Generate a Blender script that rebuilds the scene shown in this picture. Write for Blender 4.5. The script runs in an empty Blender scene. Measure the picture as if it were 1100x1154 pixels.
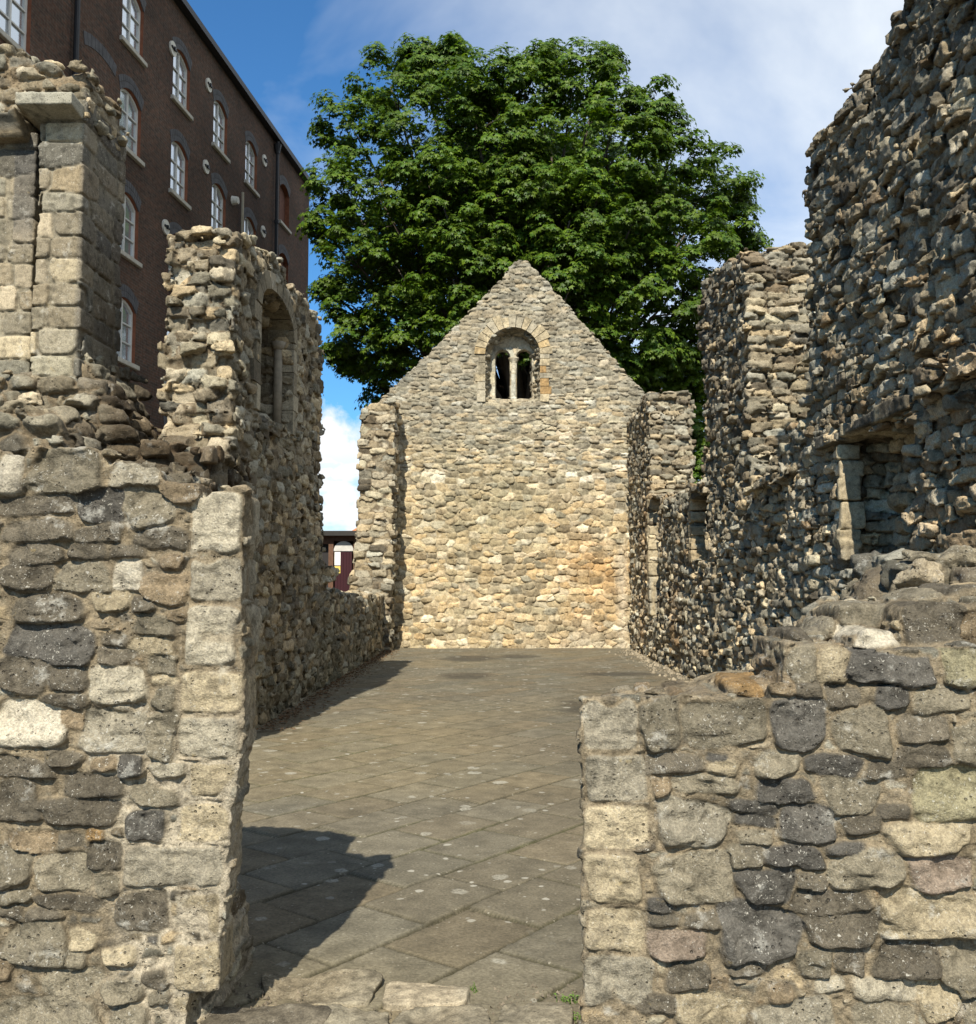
import bpy, bmesh, math, random
import numpy as np
from concurrent.futures import ThreadPoolExecutor
R = math.radians
scene = bpy.context.scene
col = scene.collection
random.seed(4); rng = np.random.default_rng(7)

# ------------------------------------------------------------------ camera
F_PX, CX, CY = 1100.0, 550.0, 577.0          # photograph 1100 x 1154
PITCH, YAW, EYE = R(4.05), R(0.57), 1.6
cd = bpy.data.cameras.new('camera'); cam = bpy.data.objects.new('camera', cd); col.objects.link(cam)
cam.location = (0, 0, EYE); cam.rotation_euler = (R(90) + PITCH, 0, YAW)
cd.sensor_fit = 'HORIZONTAL'; cd.sensor_width = 36; cd.lens = 36; cd.clip_end = 3000; cd.clip_start = 0.05
scene.camera = cam

# ------------------------------------------------------------------ sun, sky, exposure
SUN_AZ, SUN_EL = R(8.5), R(42.5)              # light travels towards +Y, drifting to +X
sd = bpy.data.lights.new('sun', 'SUN'); sun = bpy.data.objects.new('sun', sd); col.objects.link(sun)
sd.energy = 5.0; sd.angle = R(0.53); sd.color = (1.0, 0.93, 0.80)
sun.location = (-6, -20, 25); sun.rotation_euler = (R(90) - SUN_EL, 0, -SUN_AZ)
W = bpy.data.worlds.new('World'); scene.world = W; W.use_nodes = True
def build_world():
    nt = W.node_tree; N = nt.nodes; L = nt.links; N.clear()
    out = N.new('ShaderNodeOutputWorld'); bg = N.new('ShaderNodeBackground')
    sky = N.new('ShaderNodeTexSky'); sky.sky_type = 'NISHITA'; sky.sun_disc = False
    sky.sun_elevation = SUN_EL; sky.sun_rotation = R(180) + SUN_AZ
    sky.altitude = 10; sky.air_density = 1.0; sky.dust_density = 0.6; sky.ozone_density = 2.2
    tc = N.new('ShaderNodeTexCoord'); sep = N.new('ShaderNodeSeparateXYZ'); L.new(tc.outputs['Generated'], sep.inputs[0])
    def mth(op, a, b=None, c=None, clamp=False):
        m = N.new('ShaderNodeMath'); m.operation = op; m.use_clamp = clamp
        for i, v in enumerate((a, b, c)):
            if v is None: continue
            if isinstance(v, (int, float)): m.inputs[i].default_value = v
            else: L.new(v, m.inputs[i])
        return m.outputs[0]
    x, y, z = sep.outputs
    # high thin cloud: noise on a flat cloud deck
    den = mth('MAXIMUM', mth('ADD', z, 0.12), 0.05)
    cx, cy = mth('DIVIDE', x, den), mth('DIVIDE', y, den)
    cmb = N.new('ShaderNodeCombineXYZ'); L.new(mth('MULTIPLY', cx, 0.8), cmb.inputs[0]); L.new(cy, cmb.inputs[1])
    n1 = N.new('ShaderNodeTexNoise'); n1.inputs['Scale'].default_value = 1.1; n1.inputs['Detail'].default_value = 7; n1.inputs['Roughness'].default_value = 0.58
    n1.inputs['Distortion'].default_value = 0.5
    L.new(cmb.outputs[0], n1.inputs['Vector'])
    bias = mth('MULTIPLY_ADD', x, 2.2, 0.14)
    thin = mth('ADD', mth('MULTIPLY', mth('SUBTRACT', n1.outputs[0], 0.5), 3.0), bias)
    thin = mth('MULTIPLY', mth('SMOOTHSTEP', thin, 0.0, 1.0) if False else mth('MULTIPLY_ADD', thin, 0.95, 0.12, True), 0.82)
    # cumulus near the horizon
    n2 = N.new('ShaderNodeTexNoise'); n2.inputs['Scale'].default_value = 11; n2.inputs['Detail'].default_value = 7; n2.inputs['Roughness'].default_value = 0.6
    L.new(tc.outputs['Generated'], n2.inputs['Vector'])
    top = mth('MULTIPLY_ADD', mth('SUBTRACT', n2.outputs[0], 0.5), 0.30, 0.165)
    hump = mth('MULTIPLY', mth('ABSOLUTE', mth('SUBTRACT', x, -0.17)), -0.35)
    cum = mth('MULTIPLY', mth('SUBTRACT', mth('ADD', top, hump), z), 28, None, True)
    n3 = N.new('ShaderNodeTexNoise'); n3.inputs['Scale'].default_value = 22; n3.inputs['Detail'].default_value = 6
    mp = N.new('ShaderNodeMapping'); mp.inputs['Scale'].default_value = (1, 1, 2.2); L.new(tc.outputs['Generated'], mp.inputs[0]); L.new(mp.outputs[0], n3.inputs['Vector'])
    holes = mth('MULTIPLY_ADD', mth('SUBTRACT', n3.outputs[0], 0.40), 5.0, 0.35, True)
    low = mth('MULTIPLY_ADD', z, 12.0, -0.55, True)
    cum = mth('MULTIPLY', cum, mth('MAXIMUM', holes, low))
    shade = mth('MULTIPLY_ADD', n3.outputs[0], 0.9, 0.45, True)
    cc = N.new('ShaderNodeMix'); cc.data_type = 'RGBA'
    cc.inputs[6].default_value = (6.6, 7.9, 9.0, 1); cc.inputs[7].default_value = (9.3, 9.6, 9.8, 1)
    L.new(shade, cc.inputs[0])
    tint = N.new('ShaderNodeMix'); tint.data_type = 'RGBA'; tint.blend_type = 'MULTIPLY'; tint.inputs[0].default_value = 1
    tint.inputs[7].default_value = (0.56, 1.10, 1.48, 1); L.new(sky.outputs[0], tint.inputs[6])
    mix = N.new('ShaderNodeMix'); mix.data_type = 'RGBA'
    veil = N.new('ShaderNodeMix'); veil.data_type = 'RGBA'; veil.inputs[7].default_value = (9.4, 9.9, 10.2, 1); L.new(thin, veil.inputs[0]); L.new(tint.outputs[2], veil.inputs[6])
    L.new(cum, mix.inputs[0]); L.new(veil.outputs[2], mix.inputs[6]); L.new(cc.outputs[2], mix.inputs[7])
    L.new(mix.outputs[2], bg.inputs[0]); bg.inputs[1].default_value = 0.072
    L.new(bg.outputs[0], out.inputs[0])
build_world()
vs = scene.view_settings; vs.view_transform = 'Standard'; vs.look = 'None'; vs.exposure = 0.64; vs.gamma = 1; vs.use_curve_mapping = False

# ------------------------------------------------------------------ measuring: photograph -> metres
_c, _s, _cy, _sy = math.cos(PITCH), math.sin(PITCH), math.cos(YAW), math.sin(YAW)
def ray(u, v):
    a = (u - CX) / F_PX; b = (CY - v) / F_PX
    return (-_sy * _c + a * _cy + b * _sy * _s, _cy * _c + a * _sy - b * _cy * _s, _s + b * _c)
def at(u, v, Y):
    d = ray(u, v); t = Y / d[1]; return (d[0] * t, EYE + d[2] * t)
def pts(Y, *uv): return [at(u, v, Y) for u, v in uv]

# ------------------------------------------------------------------ object helpers
def tag(o, label=None, cat=None, group=None, kind=None):
    if label: o['label'] = label
    if cat: o['category'] = cat
    if group: o['group'] = group
    if kind: o['kind'] = kind
    return o
def empty(name, loc, label, cat, group=None):
    o = bpy.data.objects.new(name, None); col.objects.link(o); o.location = loc; o.empty_display_size = 0.2
    return tag(o, label, cat, group)
def link_mesh(name, me, mat, parent=None, loc=(0, 0, 0)):
    me.materials.append(mat)
    o = bpy.data.objects.new(name, me); col.objects.link(o)
    if parent is not None:
        o.parent = parent; w = [0, 0, 0]; q = parent
        while q is not None: w = [w[i] + q.location[i] for i in range(3)]; q = q.parent
        o.location = [loc[i] - w[i] for i in range(3)]
    else: o.location = loc
    return o
def mesh_np(name, V, quads, mat, parent=None, C=None, smooth=True, n=4):
    """V world coordinates; the object's origin goes to the middle of its base"""
    V = np.asarray(V, np.float32); quads = np.asarray(quads, np.int32).reshape(-1, n)
    lo, hi = V.min(0), V.max(0); org = np.array([(lo[0] + hi[0]) / 2, (lo[1] + hi[1]) / 2, lo[2]], np.float32)
    me = bpy.data.meshes.new(name)
    me.vertices.add(len(V)); me.vertices.foreach_set('co', (V - org).ravel())
    me.loops.add(quads.size); me.loops.foreach_set('vertex_index', quads.ravel())
    me.polygons.add(len(quads)); me.polygons.foreach_set('loop_start', np.arange(len(quads), dtype=np.int32) * n)
    me.polygons.foreach_set('use_smooth', np.full(len(quads), smooth))
    me.update(calc_edges=True)
    if C is not None:
        a = me.color_attributes.new('Col', 'FLOAT_COLOR', 'POINT'); a.data.foreach_set('color', np.asarray(C, np.float32).ravel())
    return link_mesh(name, me, mat, parent, tuple(float(v) for v in org))
class MB:
    """collects boxes, prisms and tubes and links them as ONE mesh object"""
    def __init__(s): s.v = []; s.f = []
    def add(s, vs_, fs):
        k = len(s.v); s.v += [tuple(v) for v in vs_]; s.f += [tuple(i + k for i in f) for f in fs]; return s
    def box(s, x0, x1, y0, y1, z0, z1, fr=None):
        P = [(x, y, z) for z in (z0, z1) for y in (y0, y1) for x in (x0, x1)]
        if fr: P = [fr(*p) for p in P]
        return s.add(P, [(0, 2, 3, 1), (4, 5, 7, 6), (0, 1, 5, 4), (2, 6, 7, 3), (0, 4, 6, 2), (1, 3, 7, 5)])
    def prism(s, poly, y0, y1, fr=None):
        n = len(poly); P = [(x, y0, z) for x, z in poly] + [(x, y1, z) for x, z in poly]
        if fr: P = [fr(*p) for p in P]
        return s.add(P, [tuple(range(n)), tuple(range(2 * n - 1, n - 1, -1))] + [(i, i + n, (i + 1) % n + n, (i + 1) % n) for i in range(n)])
    def tube(s, path, rad, n=7):
        P = [np.array(p, float) for p in path]; vv = []
        for i, p in enumerate(P):
            t = P[min(i + 1, len(P) - 1)] - P[max(i - 1, 0)]; t /= np.linalg.norm(t) + 1e-9
            a = np.cross(t, (0.31, 0.2, 0.93) if abs(t[2]) < 0.9 else (1, 0, 0)); a /= np.linalg.norm(a); b = np.cross(t, a)
            r = rad[i] if hasattr(rad, '__len__') else rad
            vv += [tuple(p + r * (math.cos(k * 2 * math.pi / n) * a + math.sin(k * 2 * math.pi / n) * b)) for k in range(n)]
        fs = [(i * n + k, i * n + (k + 1) % n, (i + 1) * n + (k + 1) % n, (i + 1) * n + k) for i in range(len(P) - 1) for k in range(n)]
        fs += [tuple(range(n - 1, -1, -1)), tuple(range((len(P) - 1) * n, len(P) * n))]
        return s.add(vv, fs)
    def build(s, name, mat, parent=None, smooth=False, bevel=0):
        V = np.array(s.v); lo, hi = V.min(0), V.max(0); org = ((lo[0] + hi[0]) / 2, (lo[1] + hi[1]) / 2, lo[2])
        me = bpy.data.meshes.new(name); me.from_pydata([tuple(v) for v in (V - org)], [], s.f); me.update()
        bm = bmesh.new(); bm.from_mesh(me); bmesh.ops.recalc_face_normals(bm, faces=bm.faces)
        if bevel: bmesh.ops.bevel(bm, geom=bm.edges[:], offset=bevel, segments=2, affect='EDGES')
        bm.to_mesh(me); bm.free()
        if smooth: me.polygons.foreach_set('use_smooth', np.full(len(me.polygons), True))
        return link_mesh(name, me, mat, parent, tuple(float(v) for v in org))

# ------------------------------------------------------------------ materials
def new_mat(name):
    m = bpy.data.materials.new(name); m.use_nodes = True; nt = m.node_tree; b = nt.nodes['Principled BSDF']
    return m, nt.nodes, nt.links, b
def plain(name, c, rough=0.7, metal=0, noise=0.15, scale=8, bump=0.0, spec=0.3):
    m, N, L, b = new_mat(name); b.inputs['Roughness'].default_value = rough; b.inputs['Metallic'].default_value = metal
    b.inputs['Specular IOR Level'].default_value = spec
    tc = N.new('ShaderNodeTexCoord'); n = N.new('ShaderNodeTexNoise'); n.inputs['Scale'].default_value = scale; n.inputs['Detail'].default_value = 6
    L.new(tc.outputs['Object'], n.inputs['Vector'])
    mr = N.new('ShaderNodeMapRange'); mr.inputs[1].default_value = 0.25; mr.inputs[2].default_value = 0.75
    mr.inputs[3].default_value = 1 - noise; mr.inputs[4].default_value = 1 + noise; L.new(n.outputs[0], mr.inputs[0])
    mx = N.new('ShaderNodeMix'); mx.data_type = 'RGBA'; mx.blend_type = 'MULTIPLY'; mx.inputs[0].default_value = 1
    mx.inputs[6].default_value = (*c, 1); L.new(mr.outputs[0], mx.inputs[7]); L.new(mx.outputs[2], b.inputs['Base Color'])
    if bump:
        bp = N.new('ShaderNodeBump'); bp.inputs['Strength'].default_value = bump; bp.inputs['Distance'].default_value = 0.02
        L.new(n.outputs[0], bp.inputs['Height']); L.new(bp.outputs[0], b.inputs['Normal'])
    return m
def stone_mat(name, fine=1.0, specks=0.3, dark=0.35, bump=0.6, dist=0.012, lich=(0.55, 0.53, 0.46), patch=0.35):
    """weathered stone: per-stone colour from the mesh, mottling, lichen spots, black crust, pitted bump"""
    m, N, L, b = new_mat(name); b.inputs['Roughness'].default_value = 0.93; b.inputs['Specular IOR Level'].default_value = 0.15
    tc = N.new('ShaderNodeTexCoord'); O = tc.outputs['Object']
    at_ = N.new('ShaderNodeAttribute'); at_.attribute_name = 'Col'
    def noise(sc, det=5, rough=0.6):
        n = N.new('ShaderNodeTexNoise'); n.inputs['Scale'].default_value = sc * fine; n.inputs['Detail'].default_value = det; n.inputs['Roughness'].default_value = rough
        L.new(O, n.inputs['Vector']); return n.outputs[0]
    def rampf(x, a, c, lo=0.0, hi=1.0):
        r = N.new('ShaderNodeMapRange'); r.inputs[1].default_value = a; r.inputs[2].default_value = c; r.inputs[3].default_value = lo; r.inputs[4].default_value = hi
        L.new(x, r.inputs[0]); return r.outputs[0]
    def mix(f, a, c, mode='MIX'):
        x = N.new('ShaderNodeMix'); x.data_type = 'RGBA'; x.blend_type = mode
        for i, v in ((0, f), (6, a), (7, c)):
            if isinstance(v, (int, float)): x.inputs[i].default_value = v
            elif isinstance(v, tuple): x.inputs[i].default_value = (*v, 1)
            else: L.new(v, x.inputs[i])
        return x.outputs[2]
    def mul(a, c):
        x = N.new('ShaderNodeMath'); x.operation = 'MULTIPLY'
        for i, v in enumerate((a, c)):
            if isinstance(v, (int, float)): x.inputs[i].default_value = v
            else: L.new(v, x.inputs[i])
        return x.outputs[0]
    ON = rampf(at_.outputs['Alpha'], .2, .8, .2, 1)
    c = at_.outputs['Color']
    n_big, n_mid, n_fine = noise(5, 4), noise(22, 6, 0.65), noise(120, 4, 0.75)
    c = mix(1.0, c, rampf(n_big, 0.3, 0.7, 0.62, 1.36), 'MULTIPLY'); c = mix(1.0, c, rampf(n_mid, 0.3, 0.72, 0.48, 1.46), 'MULTIPLY')
    c = mix(1.0, c, rampf(n_fine, 0.3, 0.7, 0.60, 1.38), 'MULTIPLY')
    # black crust in patches
    c = mix(mul(rampf(mul(n_big, n_mid), 0.27, 0.36), dark), c, (0.05, 0.045, 0.037))
    # pale patches of lime and lichen
    n2 = noise(9, 8, 0.7)
    c = mix(mul(rampf(n2, 0.58, 0.70), patch), c, lich)
    # pits and holes
    pv = N.new('ShaderNodeTexVoronoi'); pv.inputs['Scale'].default_value = 60 * fine; L.new(O, pv.inputs['Vector']); psep = N.new('ShaderNodeSeparateColor'); L.new(pv.outputs['Color'], psep.inputs[0])
    pr = N.new('ShaderNodeMath'); pr.operation = 'SUBTRACT'; L.new(rampf(psep.outputs[1], .55, 1, 0, .42), pr.inputs[0]); L.new(pv.outputs['Distance'], pr.inputs[1]); pit = mul(rampf(pr.outputs[0], 0, .16), rampf(noise(4.5, 3), .42, .58))
    c = mix(mul(pit, mul(ON, .55)), c, (0.045, 0.038, 0.028))
    # lichen specks of two sizes with ragged outlines
    wv = N.new('ShaderNodeMix'); wv.data_type = 'RGBA'; wv.blend_type = 'LINEAR_LIGHT'; wv.inputs[0].default_value = .022; L.new(O, wv.inputs[6])
    wn = N.new('ShaderNodeTexNoise'); wn.inputs['Scale'].default_value = 70 * fine; wn.inputs['Detail'].default_value = 3; L.new(O, wn.inputs['Vector']); L.new(wn.outputs['Color'], wv.inputs[7])
    for sc_, r0, gate, am_ in ((34, .12, .47, .85), (95, .19, .40, .75)):
        v = N.new('ShaderNodeTexVoronoi'); v.inputs['Scale'].default_value = sc_ * fine; L.new(wv.outputs[2], v.inputs['Vector'])
        sc2 = N.new('ShaderNodeSeparateColor'); L.new(v.outputs['Color'], sc2.inputs[0])
        rad = rampf(sc2.outputs[0], .45, 1.0, 0.0, r0 * 2.2); df = N.new('ShaderNodeMath'); df.operation = 'SUBTRACT'; L.new(rad, df.inputs[0]); L.new(v.outputs['Distance'], df.inputs[1])
        c = mix(mul(mul(rampf(df.outputs[0], 0, .10), rampf(noise(6 + sc_ * .03, 4), gate, gate + .12)), mul(ON, specks * am_)), c, (0.56, 0.53, 0.45))
    n4 = noise(14, 3)
    c = mix(mul(rampf(n4, 0.70, 0.76), 0.5 * patch), c, (0.42, 0.30, 0.10))
    L.new(c, b.inputs['Base Color'])
    ad = N.new('ShaderNodeMath'); ad.operation = 'MULTIPLY_ADD'; L.new(n_mid, ad.inputs[0]); ad.inputs[1].default_value = 1.0; L.new(mul(n_fine, 0.6), ad.inputs[2]); pb = N.new('ShaderNodeMath'); pb.operation = 'MULTIPLY_ADD'; L.new(pit, pb.inputs[0]); pb.inputs[1].default_value = -.9; L.new(ad.outputs[0], pb.inputs[2])
    bp = N.new('ShaderNodeBump'); bp.inputs['Strength'].default_value = bump; bp.inputs['Distance'].default_value = dist
    L.new(pb.outputs[0], bp.inputs['Height']); L.new(bp.outputs[0], b.inputs['Normal'])
    return m
M_NEAR = stone_mat('weathered_rubble_near', 1.0, 0.9, 0.6, 1.0, 0.018, patch=0.6)
M_QUOIN = stone_mat('weathered_limestone', 1.0, 0.6, 0.6, 1.0, 0.016, lich=(0.55, 0.50, 0.39), patch=0.6)
M_MID = stone_mat('weathered_rubble', 0.6, 0.25, 0.4, 0.9, 0.02, patch=0.3)
M_FAR = stone_mat('weathered_gable_rubble', 0.5, 0.15, 0.2, 0.8, 0.025, patch=0.25)

# ------------------------------------------------------------------ stone field: cellular masonry in metres
RT = rng.random((64 * 64 * 64, 8)).astype(np.float32)
NT = rng.random((64, 64, 64)).astype(np.float32)
def vnoise(P, sc, off=0.0):
    Q = P * np.float32(sc) + np.float32(off + 0.37)
    i = np.floor(Q); f = (Q - i).astype(np.float32); f = f * f * (3 - 2 * f); i = i.astype(np.int32)
    a, b_ = i & 63, (i + 1) & 63
    x0, y0, z0, x1, y1, z1 = a[:, 0], a[:, 1], a[:, 2], b_[:, 0], b_[:, 1], b_[:, 2]
    fx, fy, fz = f[:, 0], f[:, 1], f[:, 2]
    def l(p, q, t): return p + (q - p) * t
    r = l(l(l(NT[x0, y0, z0], NT[x1, y0, z0], fx), l(NT[x0, y1, z0], NT[x1, y1, z0], fx), fy),
          l(l(NT[x0, y0, z1], NT[x1, y0, z1], fx), l(NT[x0, y1, z1], NT[x1, y1, z1], fx), fy), fz)
    return r * 2 - 1
RC = [np.ascontiguousarray(RT[:, i]) for i in range(8)]
def worley(P, cell, seed, jit=(0.8, 0.8, 0.6), warp=0.03):
    n = len(P); D = np.empty(n, np.float32); ID = np.zeros(n, np.int32); S = np.zeros((n, 3), np.float32); STEP = 30000
    sh = np.float32(seed * 3.17)
    def one(k):
        p = P[k:k + STEP]; q = []
        for i in range(3):
            w = vnoise(p, 2.2, seed + 11.3 * i) * warp + vnoise(p, 9, seed + 5 * i) * (warp * .5) + vnoise(p, 26, seed + 7 * i) * (warp * .22)
            q.append(((p[:, i] + w) / cell[i] + sh).astype(np.float32))
        i0 = [np.floor(x).astype(np.int32) for x in q]; m = len(p)
        f1 = np.full(m, 9, np.float32); f2 = f1.copy(); idd = np.zeros(m, np.int32); sx, sy, sz = np.zeros(m, np.float32), np.zeros(m, np.float32), np.zeros(m, np.float32)
        for dx in (-1, 0, 1):
            cx_ = i0[0] + dx; kx = (cx_ & 63) << 12; fx_ = cx_.astype(np.float32) + np.float32(.5 - .5 * jit[0])
            for dy in (-1, 0, 1):
                cy_ = i0[1] + dy; ky = kx | ((cy_ & 63) << 6); fy_ = cy_.astype(np.float32) + np.float32(.5 - .5 * jit[1])
                for dz in (-1, 0, 1):
                    cz_ = i0[2] + dz; idx = ky | (cz_ & 63)
                    ax = fx_ + RC[0][idx] * jit[0]; ay = fy_ + RC[1][idx] * jit[1]; az = (cz_.astype(np.float32) + np.float32(.5 - .5 * jit[2])) + RC[2][idx] * jit[2]
                    ux = q[0] - ax; ux *= ux; uy = q[1] - ay; uy *= uy; uz = q[2] - az; uz *= uz
                    s = np.sqrt(np.sqrt(ux * ux + uy * uy + uz * uz)) * (.82 + .42 * RC[3][idx]); 
                    b = s < f1
                    f2 = np.where(b, f1, np.minimum(f2, s)); np.copyto(f1, s, where=b)
                    np.copyto(idd, idx, where=b); np.copyto(sx, ax, where=b, casting='same_kind'); np.copyto(sy, ay, where=b, casting='same_kind'); np.copyto(sz, az, where=b, casting='same_kind')
        D[k:k + STEP] = f2 - f1; ID[k:k + STEP] = idd
        for i, v in enumerate((sx, sy, sz)): S[k:k + STEP, i] = (v - sh) * cell[i]
    for k in range(0, n, STEP): one(k)
    return D, ID, S

TONE = {'d': (.135, .115, .083), 'k': (.108, .099, .083), 'g': (.22, .19, .133), 'b': (.235, .18, .112), 'c': (.38, .315, .205),
        'w': (.54, .48, .365), 'o': (.34, .22, .10), 'p': (.30, .235, .175), 'y': (.25, .222, .135), 'm': (.255, .205, .133), 'r': (.16, .125, .08), 'l': (.34, .30, .22)}  # r: mortar darkened, shade of the deep joints put into its colour
class Cfg:
    def __init__(s, **k):
        s.cell = (.30, .30, .13); s.seed = 1; s.bulge = .03; s.off = .03; s.mort = .02; s.e0 = .03; s.ew = .16; s.tilt = .22; s.jit = (.8, .8, .6); s.warp = .03
        s.rough = .02; s.rs = 2.0; s.n1 = .008; s.n2 = .004; s.pal = 'ggdcb'; s.mcol = 'm'; s.rag = .06; s.axis = None; s.zone = None; s.stones = None; s.vary = .35; s.facet = .03; s.zmap = 0; s.cav = 1.0
        s.__dict__.update(k)
def field(P, cf):
    """returns displacement, stone mask, colour, part number at points P (float32, metres)"""
    Pw = P
    if cf.zmap: Pw = P.copy(); Pw[:, 2] += cf.zmap * np.maximum(0, P[:, 2] - 4.2); Pw[:, 0] += .12 * cf.zmap * np.maximum(0, P[:, 2] - 4.2)
    D, ID, S = worley(Pw, cf.cell, cf.seed, cf.jit, cf.warp)
    r = RT[ID]
    t = np.clip((D - cf.e0) / cf.ew, 0, 1); s = t * (1.35 - .35 * t)
    loc = Pw - S; til = None                      # every stone is split into a few rough planes
    for g in range(4):
        r2 = RT[(ID * 7 + g * 40503 + 17) & 262143]
        pl = (loc[:, 0] * (r2[:, 0] - .5) + loc[:, 1] * (r2[:, 1] - .5) + loc[:, 2] * (r2[:, 2] - .5)) * (2 * cf.tilt) + (r2[:, 3] * .5 if g else 0) * cf.facet
        til = pl if til is None else np.minimum(til, pl)
    til = np.clip(til, -.06, .05)
    hh = cf.bulge * (0.5 + r[:, 3]) + (r[:, 7] - 0.5) * 2 * cf.off
    if cf.axis is not None and cf.rag:
        ax, c0, T = cf.axis
        inn = np.clip((T / 2 - np.abs(P[:, ax] - c0) - 0.03) / 0.08, 0, 1)
        hh = hh + inn * (r[:, 6] - 0.45) * 2 * cf.rag
    pal = np.array([TONE[c] for c in cf.pal], np.float32)
    C = pal[np.minimum((r[:, 5] * len(pal)).astype(int), len(pal) - 1)] * (1 + (r[:, 4:5] - .5) * 2 * cf.vary)
    C = C * (1 + (r[:, 0:1] - .5) * np.array([[.16, 0, -.18]], np.float32))
    mc = np.array(TONE[cf.mcol], np.float32)
    part = np.zeros(len(P), np.int8)
    if cf.stones is not None:
        keep = (r[:, 2] < cf.fill).astype(np.float32)
        s = s * keep; hh = hh * .8; til = til * .7
        best = np.full(len(P), -1.0, np.float32)
        wx = vnoise(P, 6, 3.1) * .018 + vnoise(P, 19, 8.2) * .008 + vnoise(P, 50, 1.2) * .003; wz = vnoise(P, 6, 17.7) * .012 + vnoise(P, 19, 29.1) * .007 + vnoise(P, 50, 6.2) * .003
        strat = np.abs(vnoise(P * np.array((1, 1, 4.5), np.float32), 7, 5.5)); lump = vnoise(P, 16, 2.9); chip = np.clip(vnoise(P, 9, 41.0) - .25, 0, 1); ledge = np.tanh(7 * vnoise(P * np.array((1, 1, 1.9), np.float32), 10, 51.0)) + .5 * np.tanh(9 * vnoise(P, 17, 61.0))
        for (xc, zc, yc, a, b, c, tone, part_no, rnd) in cf.stones:
            mask = np.nonzero((np.abs(P[:, 0] - xc) < a + .05) & (np.abs(P[:, 2] - zc) < b + .05) & (np.abs(P[:, 1] - yc) < c + .05))[0]
            if not len(mask): continue
            ex = 8 if part_no else 4
            dx = P[mask, 0] - xc + wx[mask] * (.5 if part_no else 1); dz = P[mask, 2] - zc + wz[mask] * (.5 if part_no else 1)
            if not part_no:
                ca, sa = math.cos(rnd[0] * .12), math.sin(rnd[0] * .12); dx, dz = dx * ca - dz * sa, dx * sa + dz * ca
                dz = dz * (1 + .3 * rnd[1] * dx / a); dx = dx * (1 + .25 * rnd[2] * dz / b)
            dy = P[mask, 1] - yc
            q = ((np.abs(dx) / a) ** ex + (np.abs(dz) / b) ** ex + (np.abs(dy) / c) ** 8) ** (1 / ex)
            e = (1 - q) * min(a, b)
            if not part_no:                                  # knocked-off corners
                for g in range(3):
                    th = rnd[g] * 3.1; cth, sth = math.cos(th), math.sin(th); reach = (abs(cth) * a + abs(sth) * b) * (.80 + .12 * abs(rnd[(g + 2) % 5]))
                    e = np.minimum(e, (reach - dx * cth - dz * sth) * .8)
            else: e = e - chip[mask] * .035
            up = e > best[mask]; mi = mask[up]; e = e[up]
            best[mi] = e
            on = np.clip((e + .012) / .012, 0, 1)
            sw = np.clip(e / (.007 if part_no else .010), 0, 1)
            s_old = s[mi] * (1 - on)
            s[mi] = np.where(e > 0, sw, s_old)
            if part_no: h_new = .006 + .010 * rnd[3] + dz[up] * .05 * rnd[1] + dx[up] * .06 * rnd[2] + lump[mi] * .006 - strat[mi] * .006 + ledge[mi] * .003
            else: h_new = .012 + .010 * rnd[3] - np.clip(dz[up], -.05, .05) * (.26 + .16 * rnd[1]) + dx[up] * .14 * rnd[2] + lump[mi] * .007 - strat[mi] * .010 * (.5 + .5 * rnd[0]) + ledge[mi] * .0065 + rnd[5] * np.minimum(e, .05) * .8
            hh[mi] = np.where(e > 0, h_new, hh[mi]); til[mi] = np.where(e > 0, 0, til[mi])
            tc = np.array(TONE[tone], np.float32) * (1 + .24 * rnd[4])
            C[mi] = np.where((e > 0)[:, None], tc, C[mi]); part[mi] = np.where(e > -.006, part_no, part[mi])
    h = s * (hh + til) - (1 - s) * cf.mort * (1 + cf.cav * (inn if cf.axis is not None and cf.rag else 0))
    rid = np.abs(vnoise(P * np.array((1, 1, 2.2), np.float32), 13, 4.4))                # creases and bedding planes in the stone
    h += (vnoise(P, 8, 3.3) * .6 + .35 - rid) * cf.n1 * (.35 + .65 * s) + vnoise(P, 31, 9.9) * cf.n2
    if cf.stones is not None: h += (1 - s) * (vnoise(P, 60, 2.2) * .0045 + vnoise(P, 22, 12.2) * .008) + vnoise(P, 55, 7.7) * .0035
    edge = np.clip(s * 1.6 - .2, 0, 1)[:, None]
    Cc = mc * (1 - edge) * (1 + .20 * vnoise(P, 6, 1.5)[:, None] + .16 * vnoise(P, 40, 5.5)[:, None]) + C * edge
    if cf.zone is not None: Cc = cf.zone(P, Cc, edge)
    return h, s, np.clip(Cc, .01, .9), part

def poly2(px, pz, poly):
    """signed distance to a 2-D polygon on a grid (negative inside)"""
    px, pz = np.broadcast_arrays(px, pz); d = np.full(px.shape, 1e9, np.float32); ins = np.zeros(px.shape, bool); n = len(poly)
    for i in range(n):
        x0, z0 = poly[i]; x1, z1 = poly[(i + 1) % n]; ex, ez = x1 - x0, z1 - z0
        t = np.clip(((px - x0) * ex + (pz - z0) * ez) / (ex * ex + ez * ez + 1e-12), 0, 1)
        d = np.minimum(d, (px - x0 - t * ex) ** 2 + (pz - z0 - t * ez) ** 2)
        if z0 != z1: ins ^= ((z0 > pz) != (z1 > pz)) & (px < ex * (pz - z0) / (z1 - z0) + x0)
    d = np.sqrt(d); return np.where(ins, -d, d).astype(np.float32)
def slab(t, a, b): return np.maximum(a - t, t - b)
def bx(X, Y, Z, x0, x1, y0, y1, z0, z1): return np.maximum(np.maximum(slab(X, x0, x1), slab(Y, y0, y1)), slab(Z, z0, z1))
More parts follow.
